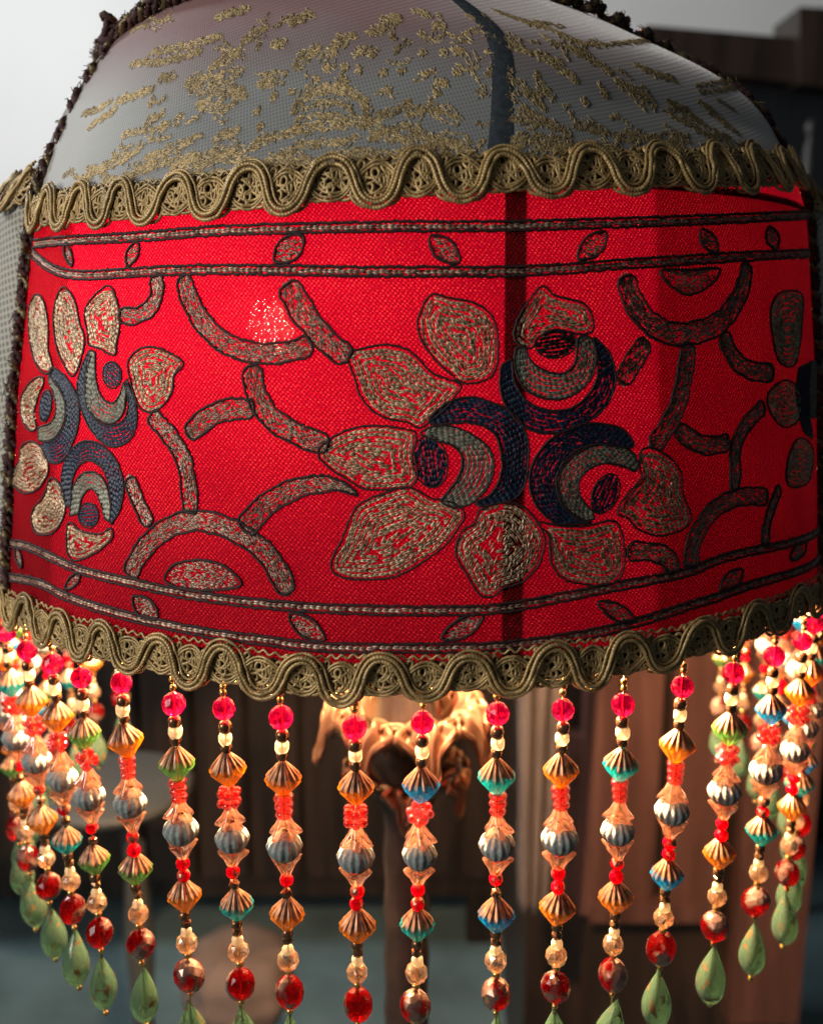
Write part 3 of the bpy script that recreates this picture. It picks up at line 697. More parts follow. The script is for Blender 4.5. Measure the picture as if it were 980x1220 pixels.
def eye(cx, cy, rx, ry, deg, m):
    P = resample(smooth(UV(ell(cx, cy, rx, ry, deg)), True, 4), 80, closed=True)
    c = P.mean(0); d = P - c; far = P[np.argmax((d ** 2).sum(1))] - c; L_ = np.linalg.norm(far); ax = far / L_; nx = np.array([-ax[1], ax[0]])
    wd = np.abs(d @ nx).max(); mb = MB(); k = max(3, int(2 * wd / 0.0011))
    for i in range(k):
        q = ((i + .5) / k * 2 - 1) * .95; hl = L_ * math.sqrt(1 - q * q) * .97
        pts = [c + nx * wd * (q * (1 - .25 * t * t)) + ax * hl * t for t in np.linspace(-1, 1, 9)]
        chain(mb, np.array(pts), st=0.0017, w=0.00055, gap=0.00022, h=0.0006)
    o = sp(mb, 'flower_eye', m); ob = MB(); cord(ob, P, 0.00032, closed=True); sp(ob, 'outline_cord', 'outline', o)
def band_poly(C, w):
    C = smooth(C); C = resample(C, step=0.0008); n = normals(C, False); w = np.interp(np.linspace(0, 1, len(C)), np.linspace(0, 1, len(w)), w)[:, None]
    dd_ = np.minimum(np.arange(len(C)), np.arange(len(C))[::-1])[:, None] * 0.0008 + 0.0003; e_ = np.clip(1 - dd_ / (.42 * w + 1e-6), 0, 1)
    w = w * np.sqrt(np.maximum(1 - e_ ** 2, .12)) * (1 + .05 * np.sin(np.arange(len(C)) * .55 + rng.random() * 6))[:, None]
    return C, C + n * w / 2, C - n * w / 2, w[:, 0]
def scatter_fill(mb, C, w, dens=2.7e6, ln=(0.0011, 0.0021), spread=0.33, wd=0.00036, hs=1.0):
    T = np.gradient(C, axis=0); T /= np.linalg.norm(T, axis=1, keepdims=True) + 1e-12; nn = np.stack([-T[:, 1], T[:, 0]], 1)
    length = np.linalg.norm(np.diff(C, axis=0), axis=1).sum(); n = int(length * w.mean() * dens)
    i = rng.integers(0, len(C), n); q = rng.uniform(-.46, .46, n)
    c = C[i] + nn[i] * (q * w[i])[:, None] + T[i] * rng.uniform(-.0004, .0004, (n, 1))
    a = rng.normal(0, spread, n); d = T[i] * np.cos(a)[:, None] + nn[i] * np.sin(a)[:, None]
    l = rng.uniform(*ln, n)[:, None]
    mb.stitches(c - d * l / 2, c + d * l / 2, wd * rng.uniform(.8, 1.3, n), hs * rng.uniform(.0003, .0006, n), hs * rng.uniform(0, .00025, n))
def branch(px, w_px, name='scroll_branch', m='silver_thread'):
    w_px = w_px if isinstance(w_px, (list, tuple)) else [w_px, w_px]
    p_ = [np.array(q, float) for q in px]                     # run both ends on so that the scrolls meet
    e0 = p_[0] - p_[1]; e1 = p_[-1] - p_[-2]
    if w_px[0] > 8: p_[0] = p_[0] + e0 / np.linalg.norm(e0) * 4
    if w_px[-1] > 8: p_[-1] = p_[-1] + e1 / np.linalg.norm(e1) * 4
    C0 = UV(p_)
    C, A, B, w = band_poly(C0, [x * 0.000285 for x in w_px])
    mb = MB(); scatter_fill(mb, C, w * 0.92); o = sp(mb, name, m)
    ob = MB(); cord(ob, np.vstack([A, B[::-1]]), 0.00046, closed=True, wob=0.00012); sp(ob, 'outline_cord', 'outline', o)
def blob(px, name='border_leaf', m='silver_thread'):
    P = resample(smooth(UV(px), True), step=0.0007, closed=True); c = P.mean(0)
    n = int(abs(area2(P)) * 1.9e6); 
    A = c + (P[rng.integers(0, len(P), n)] - c) * np.sqrt(rng.random((n, 1))) * .9
    a = rng.uniform(-.6, .6, n); d = np.stack([np.cos(a), np.sin(a)], 1) * rng.uniform(.0005, .0009, (n, 1))
    mb = MB(); mb.stitches(A - d, A + d, .00036 * rng.uniform(.8, 1.3, n), rng.uniform(.0003, .0006, n), rng.uniform(0, .0002, n))
    o = sp(mb, name, m); ob = MB(); cord(ob, P, 0.0005, closed=True); sp(ob, 'outline_cord', 'outline', o)

# ---- main flower
petal([(515,353),(532,357),(556,361),(576,370),(588,387),(591,415),(588,440),(575,452),(553,455),(539,445),(522,430),(505,408),(499,386),(505,367)])
petal([(417,424),(439,416),(461,413),(483,418),(498,430),(512,445),(532,454),(547,460),(537,475),(527,487),(512,499),(500,508),(485,501),(463,497),(444,487),(431,470),(424,448)])
petal([(381,540),(397,523),(423,512),(450,509),(481,513),(494,518),(491,540),(495,564),(489,578),(471,580),(436,581),(415,569),(394,556)])
petal([(487,583),(463,588),(439,597),(426,606),(418,622),(410,643),(398,667),(399,680),(415,687),(444,688),(473,684),(503,667),(527,649),(540,633),(551,611),(529,598),(513,596)])
petal([(574,608),(566,625),(553,633),(545,649),(546,664),(556,680),(565,696),(574,708),(588,708),(597,699),(619,692),(638,673),(646,649),(642,631),(627,610),(606,600)])
petal([(642,624),(654,636),(656,654),(659,673),(672,688),(696,694),(720,696),(735,688),(741,670),(740,647),(735,628),(725,622),(696,629),(662,628)])
petal([(764,538),(776,536),(794,546),(808,564),(810,588),(819,612),(818,623),(802,633),(781,636),(760,629),(749,617),(736,609),(749,588),(764,570),(762,554)])
petal([(617,383),(633,357),(645,343),(657,353),(676,359),(694,364),(703,380),(702,394),(686,396),(660,391),(638,402),(630,414),(614,404)])
crescent([(596,436),(596,468),(609,494),(633,513),(662,516),(694,505),(718,487),(731,460),(730,436),(723,418),(707,402)],
         [(609,428),(612,455),(628,479),(652,489),(678,487),(699,471),(710,449),(710,423),(705,404)], 'navy_thread', 'navy_crescent')
crescent([(614,415),(612,436),(622,460),(641,473),(665,476),(686,468),(702,452),(709,428),(705,407),(697,399)],
         [(625,412),(630,428),(644,440),(660,445),(673,444),(683,433),(686,418),(686,404)], 'sage_thread', 'sage_crescent')
eye(661, 410, 24, 17, -8, 'black_thread')
crescent([(510,500),(522,487),(539,477),(561,473),(583,479),(603,488),(618,500),(626,518),(629,540),(625,574),(617,590),(601,598),(572,603)],
         [(513,506),(525,505),(537,505),(556,504),(576,508),(588,517),(594,529),(597,553),(593,574),(582,590),(566,598)], 'navy_thread', 'navy_crescent')
crescent([(500,516),(519,507),(542,509),(566,520),(582,534),(588,553),(582,577),(566,596),(545,605),(527,599)],
         [(503,519),(519,525),(534,529),(548,540),(550,556),(542,574),(529,590),(524,596)], 'sage_thread', 'sage_crescent')
eye(512, 550, 21, 31, -10, 'navy_thread')
crescent([(754,530),(744,514),(723,506),(696,505),(670,514),(646,532),(631,559),(631,586),(643,609),(662,623),(683,624),(704,623)],
         [(749,534),(728,530),(704,530),(680,540),(664,562),(662,583),(670,604),(686,618)], 'navy_thread', 'navy_crescent')
crescent([(760,556),(752,539),(728,531),(704,531),(682,542),(666,562),(664,586),(675,607),(696,620),(707,617)],
         [(755,562),(739,555),(717,552),(699,560),(688,575),(691,593),(704,609)], 'sage_thread', 'sage_crescent')
eye(720, 588, 15, 25, 24, 'navy_thread')
# ---- flower at the left seam
for q in ([(45,352),(54,361),(59,388),(59,417),(64,438),(54,444),(42,426),(37,397),(37,367)],
          [(76,344),(90,358),(96,385),(102,409),(90,447),(78,432),(69,409),(66,373)],
          [(131,342),(140,358),(144,385),(140,409),(138,423),(122,415),(108,410),(107,397),(103,373),(113,355)],
          [(155,432),(169,417),(190,416),(214,428),(219,435),(208,447),(205,468),(190,487),(174,489),(164,476),(158,453)],
          [(42,453),(54,453),(47,473),(42,494),(45,509),(37,512),(28,497),(28,473)],
          [(40,527),(54,538),(59,562),(45,583),(28,586),(16,571),(25,550),(28,533)],
          [(63,571),(76,583),(79,609),(66,633),(45,634),(40,612),(54,592)],
          [(84,624),(99,634),(122,637),(133,630),(134,642),(113,659),(90,667),(82,654)]):
    petal(q, outline=True, ol=0.0003)
crescent([(109,417),(99,438),(94,462),(99,488),(110,512),(128,530),(146,531),(161,518),(165,497),(162,476),(152,453)],
         [(110,425),(106,445),(104,465),(106,485),(119,503),(134,507),(149,500),(155,482),(152,462)], 'navy_thread', 'navy_crescent')
crescent([(110,417),(104,444),(104,471),(107,488),(122,502),(137,504),(149,491),(152,465)],
         [(115,420),(116,450),(122,471),(134,481),(143,473),(149,456)], 'sage_thread', 'sage_crescent')
eye(135, 447, 11, 16, -5, 'navy_thread')
crescent([(66,438),(81,450),(94,473),(96,503),(87,532),(75,550),(60,550),(51,532)],
         [(60,447),(73,462),(81,485),(78,509),(66,524),(54,527)], 'navy_thread', 'navy_crescent')
crescent([(60,447),(75,468),(80,488),(76,509),(63,524),(48,525)],
         [(60,454),(66,471),(69,488),(63,503),(47,510)], 'sage_thread', 'sage_crescent')
eye(56, 484, 7, 19, 8, 'navy_thread')
crescent([(81,603),(75,580),(78,553),(90,533),(107,525),(128,534),(144,556),(149,583),(144,609),(134,624)],
         [(87,603),(87,580),(93,559),(107,549),(122,556),(131,574),(134,597),(133,619)], 'navy_thread', 'navy_crescent')
crescent([(85,615),(88,586),(96,568),(110,562),(125,571),(133,597),(133,621)],
         [(96,612),(99,595),(107,583),(116,586),(122,600),(127,618)], 'sage_thread', 'sage_crescent')
eye(107, 614, 12, 15, 0, 'navy_thread')
# ---- flower at the right seam
for q in ([(930,349),(953,352),(953,382),(946,431),(927,431),(918,398),(917,366)],
          [(933,454),(950,467),(950,497),(933,508),(917,493),(913,470)],
          [(950,523),(966,536),(963,569),(946,580),(935,572),(938,543)]):
    petal(q, outline=True, ol=0.0003, m='gold_thread')
crescent([(950,438),(946,464),(949,490),(956,515),(966,522)], [(961,432),(959,460),(960,490),(964,508)], 'navy_thread', 'navy_crescent')
crescent([(963,431),(961,464),(962,497)], [(970,431),(970,464),(969,497)], 'sage_thread', 'sage_crescent')
# ---- scrolling branches
branch([(187,333),(189,348),(181,367),(162,377),(148,375)], 18)
branch([(220,333),(228,358),(244,386),(269,409),(301,420),(336,421),(368,412)], 21)
branch([(345,342),(358,367),(377,393),(399,415),(413,423)], [28, 24, 22])
branch([(301,440),(307,472),(326,500),(358,519),(387,529)], 22)
branch([(299,488),(276,488),(250,497),(228,516)], 22)
branch([(184,497),(205,521),(220,547),(225,571),(228,597),(228,607)], 19)
branch([(157,573),(166,597),(178,622)], 17)
branch([(157,682),(172,655),(200,630),(235,620),(275,630),(310,652),(332,680),(342,703)], 22)
branch([(294,628),(320,600),(360,580),(400,577),(425,589)], [26, 23, 21, 17, 3])
branch([(745,333),(751,356),(769,382),(795,397),(822,397),(851,387),(871,366),(884,339),(887,318)], 24)
branch([(766,410),(753,431),(741,452)], 21)
branch([(818,413),(813,448),(805,484),(790,513),(778,528)], 21)
branch([(861,402),(871,425),(890,441),(915,444)], 21)
branch([(808,513),(825,526),(845,531),(862,527)], 20)
branch([(905,486),(884,510),(874,536),(874,566),(872,580)], 18)
branch([(908,592),(881,592),(851,605),(831,631),(822,654),(822,672)], 20)
branch([(750,657),(772,657),(792,664),(800,678)], 20)
branch([(925,584),(917,605),(910,631),(910,645)], 16)
blob([(198,690),(210,672),(240,667),(270,675),(289,697),(250,703),(215,700)], 'half_moon_motif')
blob([(786,323),(795,339),(815,351),(835,346),(852,331),(853,320),(818,322)], 'half_moon_motif')
# ---- double border lines and their little leaves
def border(px, rowgap=0.0008):
    P = resample(smooth(UV(px)), step=0.0012); n = normals(P, False)
    mb = MB(); chain(mb, P, st=0.0019, w=0.0008, gap=0.00042, h=0.0008)
    o = sp(mb, 'border_cord', 'silver_thread')
    for sd in (-1, 1):
        ob = MB(); cord(ob, P + n * sd * 0.00130, 0.0005, wob=0.00013); sp(ob, 'outline_cord', 'outline', o)
border([(42,291),(100,286),(160,283),(250,276),(330,273),(430,271),(490,270),(590,270),(690,267),(790,264),(890,260),(962,256)])
border([(40,301),(60,318),(80,326),(110,328),(160,325),(230,322),(330,322),(430,324),(490,324),(590,324),(680,320),(740,315),(790,312),(850,308),(900,305),(962,302)])
border([(2,643),(30,650),(65,665),(95,678),(150,692),(210,705),(275,715),(350,722),(425,726),(490,727),(590,725),(665,712),(740,697),(815,682),(890,657),(978,630)])
border([(2,684),(40,692),(80,710),(130,727),(180,740),(240,752),(310,762),(375,770),(490,772),(590,770),(655,762),(715,752),(770,737),(840,715),(915,690),(978,664)])
def leaf_px(x0, y0, x1, y1, w):
    a, b = np.array((x0, y0), float), np.array((x1, y1), float); n = np.array([-(b - a)[1], (b - a)[0]]); n /= np.linalg.norm(n)
    t = np.linspace(0, 1, 7); k = np.sin(math.pi * t) ** .75 * w / 2; up = [a + (b - a) * q + n * z for q, z in zip(t, k)]; dn = [a + (b - a) * q - n * z * .9 for q, z in zip(t, k)]
    return [tuple(p) for p in up] + [tuple(p) for p in dn[-2:0:-1]]
for e in ((80,290,88,318,9),(166,288,154,318,15),(328,312,362,281,30),(512,282,547,313,27),(687,309,721,277,25),(833,273,852,302,18),(914,270,922,298,16),
          (21,651,28,677,7),(80,702,98,682,12),(160,710,190,737,24),(345,731,388,762,25),(526,761,575,733,24),(711,717,755,740,20),(856,703,882,678,20),(940,668,957,645,15)):
    blob(leaf_px(*e))

# ------------------------------------------------------------------ gimp trims
def gimp(centre_px, marks_px, mark_phase, amp, lift, name, th_lo, th_hi, spacing, cz=None):
    if centre_px is not None:
        Cuv = UV(centre_px); cu, cv = Cuv[:, 0], Cuv[:, 1]
        vc = lambda u: np.interp(u, cu, cv)
    else: vc = lambda u: np.full_like(u, cz)
    if marks_px is not None:
        mu = np.array([uv(x, y)[0] for x, y in marks_px]); phm = mark_phase + 2 * math.pi * np.arange(len(mu))
        def phase(u):
            p = np.interp(u, mu, phm)
            p = np.where(u < mu[0], phm[0] + (u - mu[0]) / spacing * 2 * math.pi, p)
            return np.where(u > mu[-1], phm[-1] + (u - mu[-1]) / spacing * 2 * math.pi, p)
    else: phase = lambda u: u / spacing * 2 * math.pi
    u = np.arange(th_lo * UR, th_hi * UR, 0.00028); f = phase(u); c = vc(u)
    kk = np.arange(0, 400); ja = np.interp(f, kk * 3.1 - 300, rng.normal(0, .075, 400)); f = f + np.interp(f, kk * 4.3 - 400, rng.normal(0, .13, 400)); amp0 = amp; amp = amp * (1 + ja)
    dens = np.gradient(u) / np.maximum(np.gradient(f), 1e-6)         # metres per radian of wave
    def lay(mb, du, dv, r, h, sides, ridge=0.0, pitch=0.0016, step=0.00055):
        P = resample(np.stack([u + du, c + dv], 1), step=step); up = SN(P[:, 0], P[:, 1])
        hh = lift + h + 0.0003 * np.sin(P[:, 0] * 900) 
        mb.tube(SO(P[:, 0], P[:, 1], hh), r, sides, up=up, ridge=ridge, pitch=pitch)
    # back lattice: counter wave and picot curls
    mb = MB()
    for off, sgn in ((-.55, 1), (.55, 1)):
        lay(mb, -.10 * dens * np.sin(2 * f) , -amp * .70 * np.sin(f) + off * .00095, 0.00046, 0.0014, 6, .15)
    jit = 0.12 * np.sin(f * 0.37)
    for k, (vo, am, b, ph) in enumerate(((.62, .0021, .9, 0), (-.55, .0021, .9, 1.6), (0.05, .0026, .8, .7), (.35, .0024, 1.0, 2.6), (-.25, .0024, 1.0, 4.1), (.15, .0032, .7, 5.2))):
        lay(mb, dens * b * np.cos(4 * f + ph + jit) * .62, amp * vo + am * np.sin(4 * f + ph + jit) + amp * .22 * np.sin(f), 0.00054, 0.0010, 6, .1)
    lay(mb, 0 * u, amp * .98 + .0006 * np.sin(7 * f), 0.00045, 0.0, 5)
    lay(mb, 0 * u, -amp * .62 + .0006 * np.sin(7 * f), 0.00045, 0.0, 5)
    o = sp(mb, name, 'gimp_thin')
    us = np.arange(u[0], u[-1], .002); V = np.empty((len(us), 5, 3)); fs = phase(us)       # woven tape behind the cords
    for k in range(5):
        V[:, k] = SO(us, vc(us) + amp0 * (-.50 + .30 * k + .06 * np.sin(fs * 3 + k)), np.full(len(us), lift - .0004))
    tb = MB(); tb.grid(V); sp(tb, 'gimp_tape', 'tape', o)
    # front wave: parallel thick cords
    base_u = u - .22 * dens * np.sin(2 * f); base_v = c + amp * np.sin(f)
    P0 = np.stack([base_u, base_v], 1); nn = normals(P0, False)
    for off, r_, h in ((-.00098, .00067, .0024), (.00046, .00067, .0026), (.00172, .00046, .0020)):
        P = resample(P0 + nn * off + np.stack([np.interp(u, u[::40], rng.normal(0, .00013, len(u[::40]))) for _ in (0, 1)], 1), step=.00028); up = SN(P[:, 0], P[:, 1])
        mb = MB(); mb.tube(SO(P[:, 0], P[:, 1], lift + h + .0002 * np.interp(np.arange(len(P)), np.arange(0, len(P), 9), rng.normal(0, 1, len(np.arange(0, len(P), 9))))), r_ * np.interp(np.arange(len(P)), np.arange(0, len(P), 14), rng.uniform(.88, 1.12, len(np.arange(0, len(P), 14)))), 8, up=up, ridge=.13, pitch=.0010)
        sp(mb, 'wave_cord', 'gimp', o)
    return o
TOPM = [(80,277),(125,277),(178,275),(255,267),(345,258),(450,249),(552,242),(652,242),(747,237),(830,237),(885,237),(930,235)]
gimp(TOPC, TOPM, -math.pi / 2, 0.0064, 0.001, 'gimp_trim', -TSL, TSR, 0.0262)
BOTM = [(10,695),(42,707),(82,727),(132,740),(197,755),(272,765),(362,780),(452,780),(555,775),(655,768),(740,755),(825,735),(890,715),(940,693),(972,676)]
BOTC = [(x, y + 27) for x, y in BOTM]
gimp(BOTC, BOTM, math.pi / 2, 0.0063, 0.001, 'gimp_trim', -math.pi, math.pi, 0.0262)
gimp(None, None, 0, 0.0070, 0.001, 'gimp_trim', TSR + .02, math.pi, 0.0262, cz=0.905 * R)
gimp(None, None, 0, 0.0070, 0.001, 'gimp_trim', -math.pi, -TSL - .02, 0.0262, cz=0.905 * R)

# ------------------------------------------------------------------ fuzzy braids on the seams and the top edge
def braid(path_fn, n, name):
    s_ = np.linspace(0, 1, n); C = path_fn(s_); ln = np.linalg.norm(np.diff(C, axis=0), axis=1).sum()
    T = np.gradient(C, axis=0); T /= np.linalg.norm(T, axis=1, keepdims=True)
    out = C.copy(); out[:, 2] = 0; out /= np.linalg.norm(out, axis=1, keepdims=True); B = np.cross(T, out); B /= np.linalg.norm(B, axis=1, keepdims=True); U = np.cross(B, T)
    k = 2 * math.pi * ln / 0.011
    parent = None
    for q, m in enumerate(('braid_maroon', 'braid_gold', 'braid_maroon')):
        a = k * s_ + q * 2 * math.pi / 3 + np.cumsum(rng.normal(0, .10, n))
        P = C + B * (0.0019 * np.cos(a) + .0006 * np.sin(a * .31))[:, None] + U * (0.0016 * np.sin(a) + .0016)[:, None] + rng.normal(0, .00026, C.shape)
        mb = MB(); mb.tube(P, .0012 * rng.uniform(.6, 1.4, n), 7)
        # fuzz
        for _ in range(int(ln / .00042)):
            i = rng.integers(2, n - 2); d = rng.normal(0, 1, 3); d /= np.linalg.norm(d)
            p = P[i] + d * .0008; e = d * rng.uniform(.0008, .0022) + T[i] * rng.normal(0, .0016)
            mb.tube(np.array([p, p + e * .5 + rng.normal(0, .0003, 3), p + e]), [.00030, .00022, .0001], 3)
        o = sp(mb, name if parent is None else 'braid_strand', m, parent)
        parent = parent or o
def seam(th):
    def fn(s_):
        z = Z0 - .004 + (ZTOP + .006 - Z0) * s_; r = rad(np.minimum(z, ZTOP), 0) - .0008
        return np.stack([r * math.sin(th) + lean(z), -r * math.cos(th), z], 1)
    return fn
for a in (TSR, -TSL, math.pi): braid(seam(a), 420, 'seam_braid')
def topedge(th0, th1):
    def fn(s_):
        th = th0 + (th1 - th0) * s_; z_ = np.where((th >= -TSL) & (th <= TSR), dome_top(th), ZTOP); r = rad(z_, 0); return np.stack([r * np.sin(th) + lean(z_), -r * np.cos(th), z_ + .001], 1)
    return fn
braid(topedge(-TSL, TSR), 420, 'top_edge_braid'); braid(topedge(TSR, 2 * math.pi - TSL), 420, 'top_edge_braid')
# knot at the corner of the top edge
for th in (-TSL,):
    mb = MB(); a = np.linspace(0, 6 * math.pi, 120); r0 = float(rad(ZTOP, 0)) + .002
    cpt = np.array([r0 * math.sin(th) + float(lean(ZTOP)), -r0 * math.cos(th), ZTOP + .004])
    P = cpt + np.stack([.0036 * np.cos(a) * np.sin(a * .31), .0036 * np.sin(a), .0045 * np.cos(a * .7)], 1)
    mb.tube(P, .0014, 6, ridge=.1, pitch=.002); sp(mb, 'corner_knot', 'braid_maroon')

# ------------------------------------------------------------------ gold lace on the net dome
def lace(px, w_px, dens=1.5e6, name='lace_spray', spread=0.7):
    C0 = UV(px); C, A, B, w = band_poly(C0, [x * 0.00027 for x in (w_px if isinstance(w_px, (list, tuple)) else [w_px] * 2)])
    w = w * (1 + .25 * np.sin(np.arange(len(w)) * .9 + rng.random() * 6))
    mb = MB(); scatter_fill(mb, C, w, dens, (.0010, .0024), spread, .00028, .5)
    if mb.n: return sp(mb, name, 'lace')
for q, w in (([(345,132),(360,113),(393,103),(424,110),(438,132),(430,150)], 9), ([(300,178),(325,162),(380,149),(435,143),(490,122)], [6, 9, 9, 7]),
             ([(358,128),(385,118),(410,124),(420,138)], 5), ([(350,140),(380,135),(410,140)], 5), ([(440,150),(465,160),(490,170)], [10, 8, 5]),
             ([(345,75),(362,62),(377,53)], [10, 14, 6]), ([(392,52),(408,44),(421,40)], [8, 13, 6]), ([(438,38),(455,30),(476,18)], [8, 13, 7]), ([(300,97),(318,90),(335,84)], [8, 13, 6]),
             ([(212,95),(238,98),(265,104),(285,112)], [12, 20, 18, 8]), ([(225,120),(245,125),(262,130)], 10), ([(240,78),(255,70),(275,62)], [6, 13, 5]), ([(180,92),(200,88)], 8),
             ([(280,48),(295,38),(312,28)], [6, 13, 5]), ([(318,50),(335,48)], 10), ([(340,25),(352,20),(368,12)], 10), ([(250,18),(270,12),(290,6)], 9), ([(175,60),(215,52),(255,40)], 8),
             ([(150,75),(190,70),(230,58)], 7), ([(100,152),(115,140),(130,128)], 8), ([(95,135),(110,130),(125,120)], 6), ([(130,120),(150,112),(172,104)], 8), ([(165,145),(185,133)], 10), ([(140,160),(165,155)], 6),
             ([(95,215),(120,200),(150,186),(165,172)], [6, 9, 9, 5]), ([(120,222),(150,212),(185,195),(230,188)], 9), ([(170,188),(200,178),(235,160)], [5, 11, 5]), ([(205,200),(240,185),(290,178)], 8),
             ([(250,165),(265,158),(280,155)], 9), ([(235,200),(265,188),(300,192)], 8), ([(300,200),(340,192),(380,196)], 9), ([(330,185),(370,172),(410,170)], 7), ([(400,190),(440,182),(480,190)], 9),
             ([(440,165),(470,150),(500,152)], 7), ([(485,135),(505,128),(530,130),(548,142)], 8), ([(490,160),(520,165),(560,180)], 8), ([(500,180),(530,172),(560,172)], 8),
             ([(575,40),(605,52),(632,62)], [6, 12, 6]), ([(590,12),(620,22),(650,32)], [5, 9, 5]), ([(640,62),(668,78),(690,95)], [6, 14, 6]), ([(680,55),(708,68),(735,85)], [6, 12, 6]), ([(580,62),(600,75)], 8),
             ([(640,102),(656,110)], 12), ([(600,92),(625,105),(650,130)], 8), ([(595,150),(620,140),(640,148)], 9), ([(600,170),(640,165),(680,175)], 9), ([(620,128),(650,145),(680,160)], 7),
             ([(685,150),(705,148),(725,158)], [6, 12, 5]), ([(735,165),(760,160),(790,168)], 9), ([(700,172),(740,182)], 8),
             ([(805,118),(830,132),(855,152)], [6, 12, 5]), ([(808,135),(832,148),(858,164)], [6, 9, 4]), ([(845,118),(870,140),(890,158)], [5, 12, 5]), ([(860,155),(880,172)], 9), ([(770,112),(790,122)], 11),
             ([(740,95),(760,105),(780,108)], 9), ([(765,75),(790,85),(815,92)], 7), ([(700,25),(740,40),(775,58)], [5, 9, 5]), ([(800,172),(830,182),(865,186)], 8), ([(640,25),(675,40),(700,52)], 8)):
    lace(q, [x * 1.55 for x in (w if isinstance(w, list) else [w, w])], 2.9e6)
for k in range(120):                     # small tendrils between the sprays
    x = random.uniform(110, 880); y = random.uniform(15, 185); th_ = math.atan2(-(y - 120), (x - 480)) * 0 + (-.35 if x < 520 else .5) + random.gauss(0, .5); l = random.uniform(6, 16); q_ = random.gauss(0, 4)
    lace([(x - l * math.cos(th_), y - l * math.sin(th_)), (x, y + q_), (x + l * math.cos(th_), y + l * math.sin(th_))], random.uniform(4, 9), 1.9e6, 'lace_tendril')
# dots and the dense foot of the lace
def lace_dots(pts, r_px, name='lace_dot'):
    for x, y in pts:
        c = np.array(uv(x, y)); n = 30; mb = MB()
        a = rng.uniform(0, 6.28, n); q = c + np.stack([np.cos(a), np.sin(a)], 1) * rng.uniform(0, r_px * .00027, (n, 1)); b2 = rng.uniform(0, 6.28, n)
        d = np.stack([np.cos(b2), np.sin(b2)], 1) * .0007
        mb.stitches(q - d, q + d, .00034, .00028, rng.uniform(0, .00012, n)); sp(mb, name, 'lace')
lace_dots([(441,62),(467,42),(425,80),(461,105),(385,77),(372,93),(342,107),(408,78),(478,82),(502,15),(503,40),(528,62),(543,60),(503,62),(505,88),(530,98),(548,60),(455,85),(395,60),(470,18),(520,30),(545,85),(320,112),(300,130),(270,120),(305,150),(230,125),(560,20),(590,105),(640,90),(700,120),(660,50),(725,110),(520,110),(350,150)], 6)
lace_dots([(405,90),(425,60),(520,98),(575,110),(185,150),(170,120),(205,140)], 9)
for k in range(150):
    x = random.uniform(70, 930); base = np.interp(x, [45, 255, 450, 652, 955], [232, 208, 190, 183, 182]); y = base - abs(random.gauss(0, 14)) + 8
    a = random.uniform(-.9, .9); l = random.uniform(10, 22); k2 = random.choice((-1, 1)) * random.uniform(2, 7)
    lace([(x - l * math.cos(a) / 1.3, y + l * math.sin(a) * .5), (x, y - k2), (x + l * math.cos(a) / 1.3, y - l * math.sin(a) * .5)], random.uniform(4, 8), 1.9e6, 'lace_curl')

# ------------------------------------------------------------------ beads
UVX, UVZ = 0.000259, 0.000284
def ico(r, sub, sz=1.0):
    import bmesh
    bm = bmesh.new(); bmesh.ops.create_icosphere(bm, subdivisions=sub, radius=r)
    for v in bm.verts: v.co.z *= sz
    me = bpy.data.meshes.new('faceted_bead'); bm.to_mesh(me); bm.free(); return me
def setm(me, *ms):
    for m in ms: me.materials.append(M[m])
    return me
def ball(r, m, name, sub=2, sz=1.0):
    me = ico(r, sub, sz); setm(me, m); me.name = name; return me
def lathe_mesh(pr, m, seg, lobes=0, amp=0.0, amp_f=None, smooth=True, twist=0.0):
    return lathe(pr, seg, lobes, amp, amp_f, twist).mesh('bead', m, smooth)
BM = {}
def fire(r, m, name, seg=9, rings=6, sz=1.0):
    """fire-polished bead: staggered flat facets"""
    mb = MB(); V = []
    for j in range(rings + 1):
        ph = math.pi * (0.06 + 0.88 * j / rings)
        for i in range(seg):
            a = 2 * math.pi * (i + .5 * (j % 2)) / seg; V.append((r * math.sin(ph) * math.cos(a), r * math.sin(ph) * math.sin(a), r * sz * math.cos(ph)))
    F = []
    for j in range(rings):
        for i in range(seg):
            a, b = j * seg + i, j * seg + (i + 1) % seg; c, d = a + seg, b + seg
            if j % 2 == 0: q = ((a, c, b), (b, c, d))
            else: q = ((a, c, d), (a, d, b))
            F += [(x, y, z, z) for x, y, z in q]
    n0 = len(V); V += [(0, 0, r * sz * .97), (0, 0, -r * sz * .97)]
    for i in range(seg):
        F.append((n0, i, (i + 1) % seg, (i + 1) % seg)); k = rings * seg; F.append((n0 + 1, k + (i + 1) % seg, k + i, k + i))
    mb.add(V, F); return mb.mesh(name, m, False)
BM['ruby'] = fire(14.5 * UVX, 'ruby', 'ruby_bead')
def barrel(d, m, h=None):
    r = d / 2 * UVX; h = (h or d * .82) / 2 * UVZ
    return lathe_mesh([(r * .35, h), (r * .75, h * .95), (r, h * .45), (r, -h * .45), (r * .75, -h * .95), (r * .35, -h)], m, 10)
for nm, d, m in (('b15', 16, 'bronze'), ('b13', 14, 'bronze'), ('i16', 17, 'ivory'), ('i13', 14, 'ivory'), ('g10', 10, 'gold'), ('g8', 8, 'gold')): BM[nm] = barrel(d, m)
BM['bf'] = ball(7.5 * UVX, 'bronze', 'bronze_bead', 1)
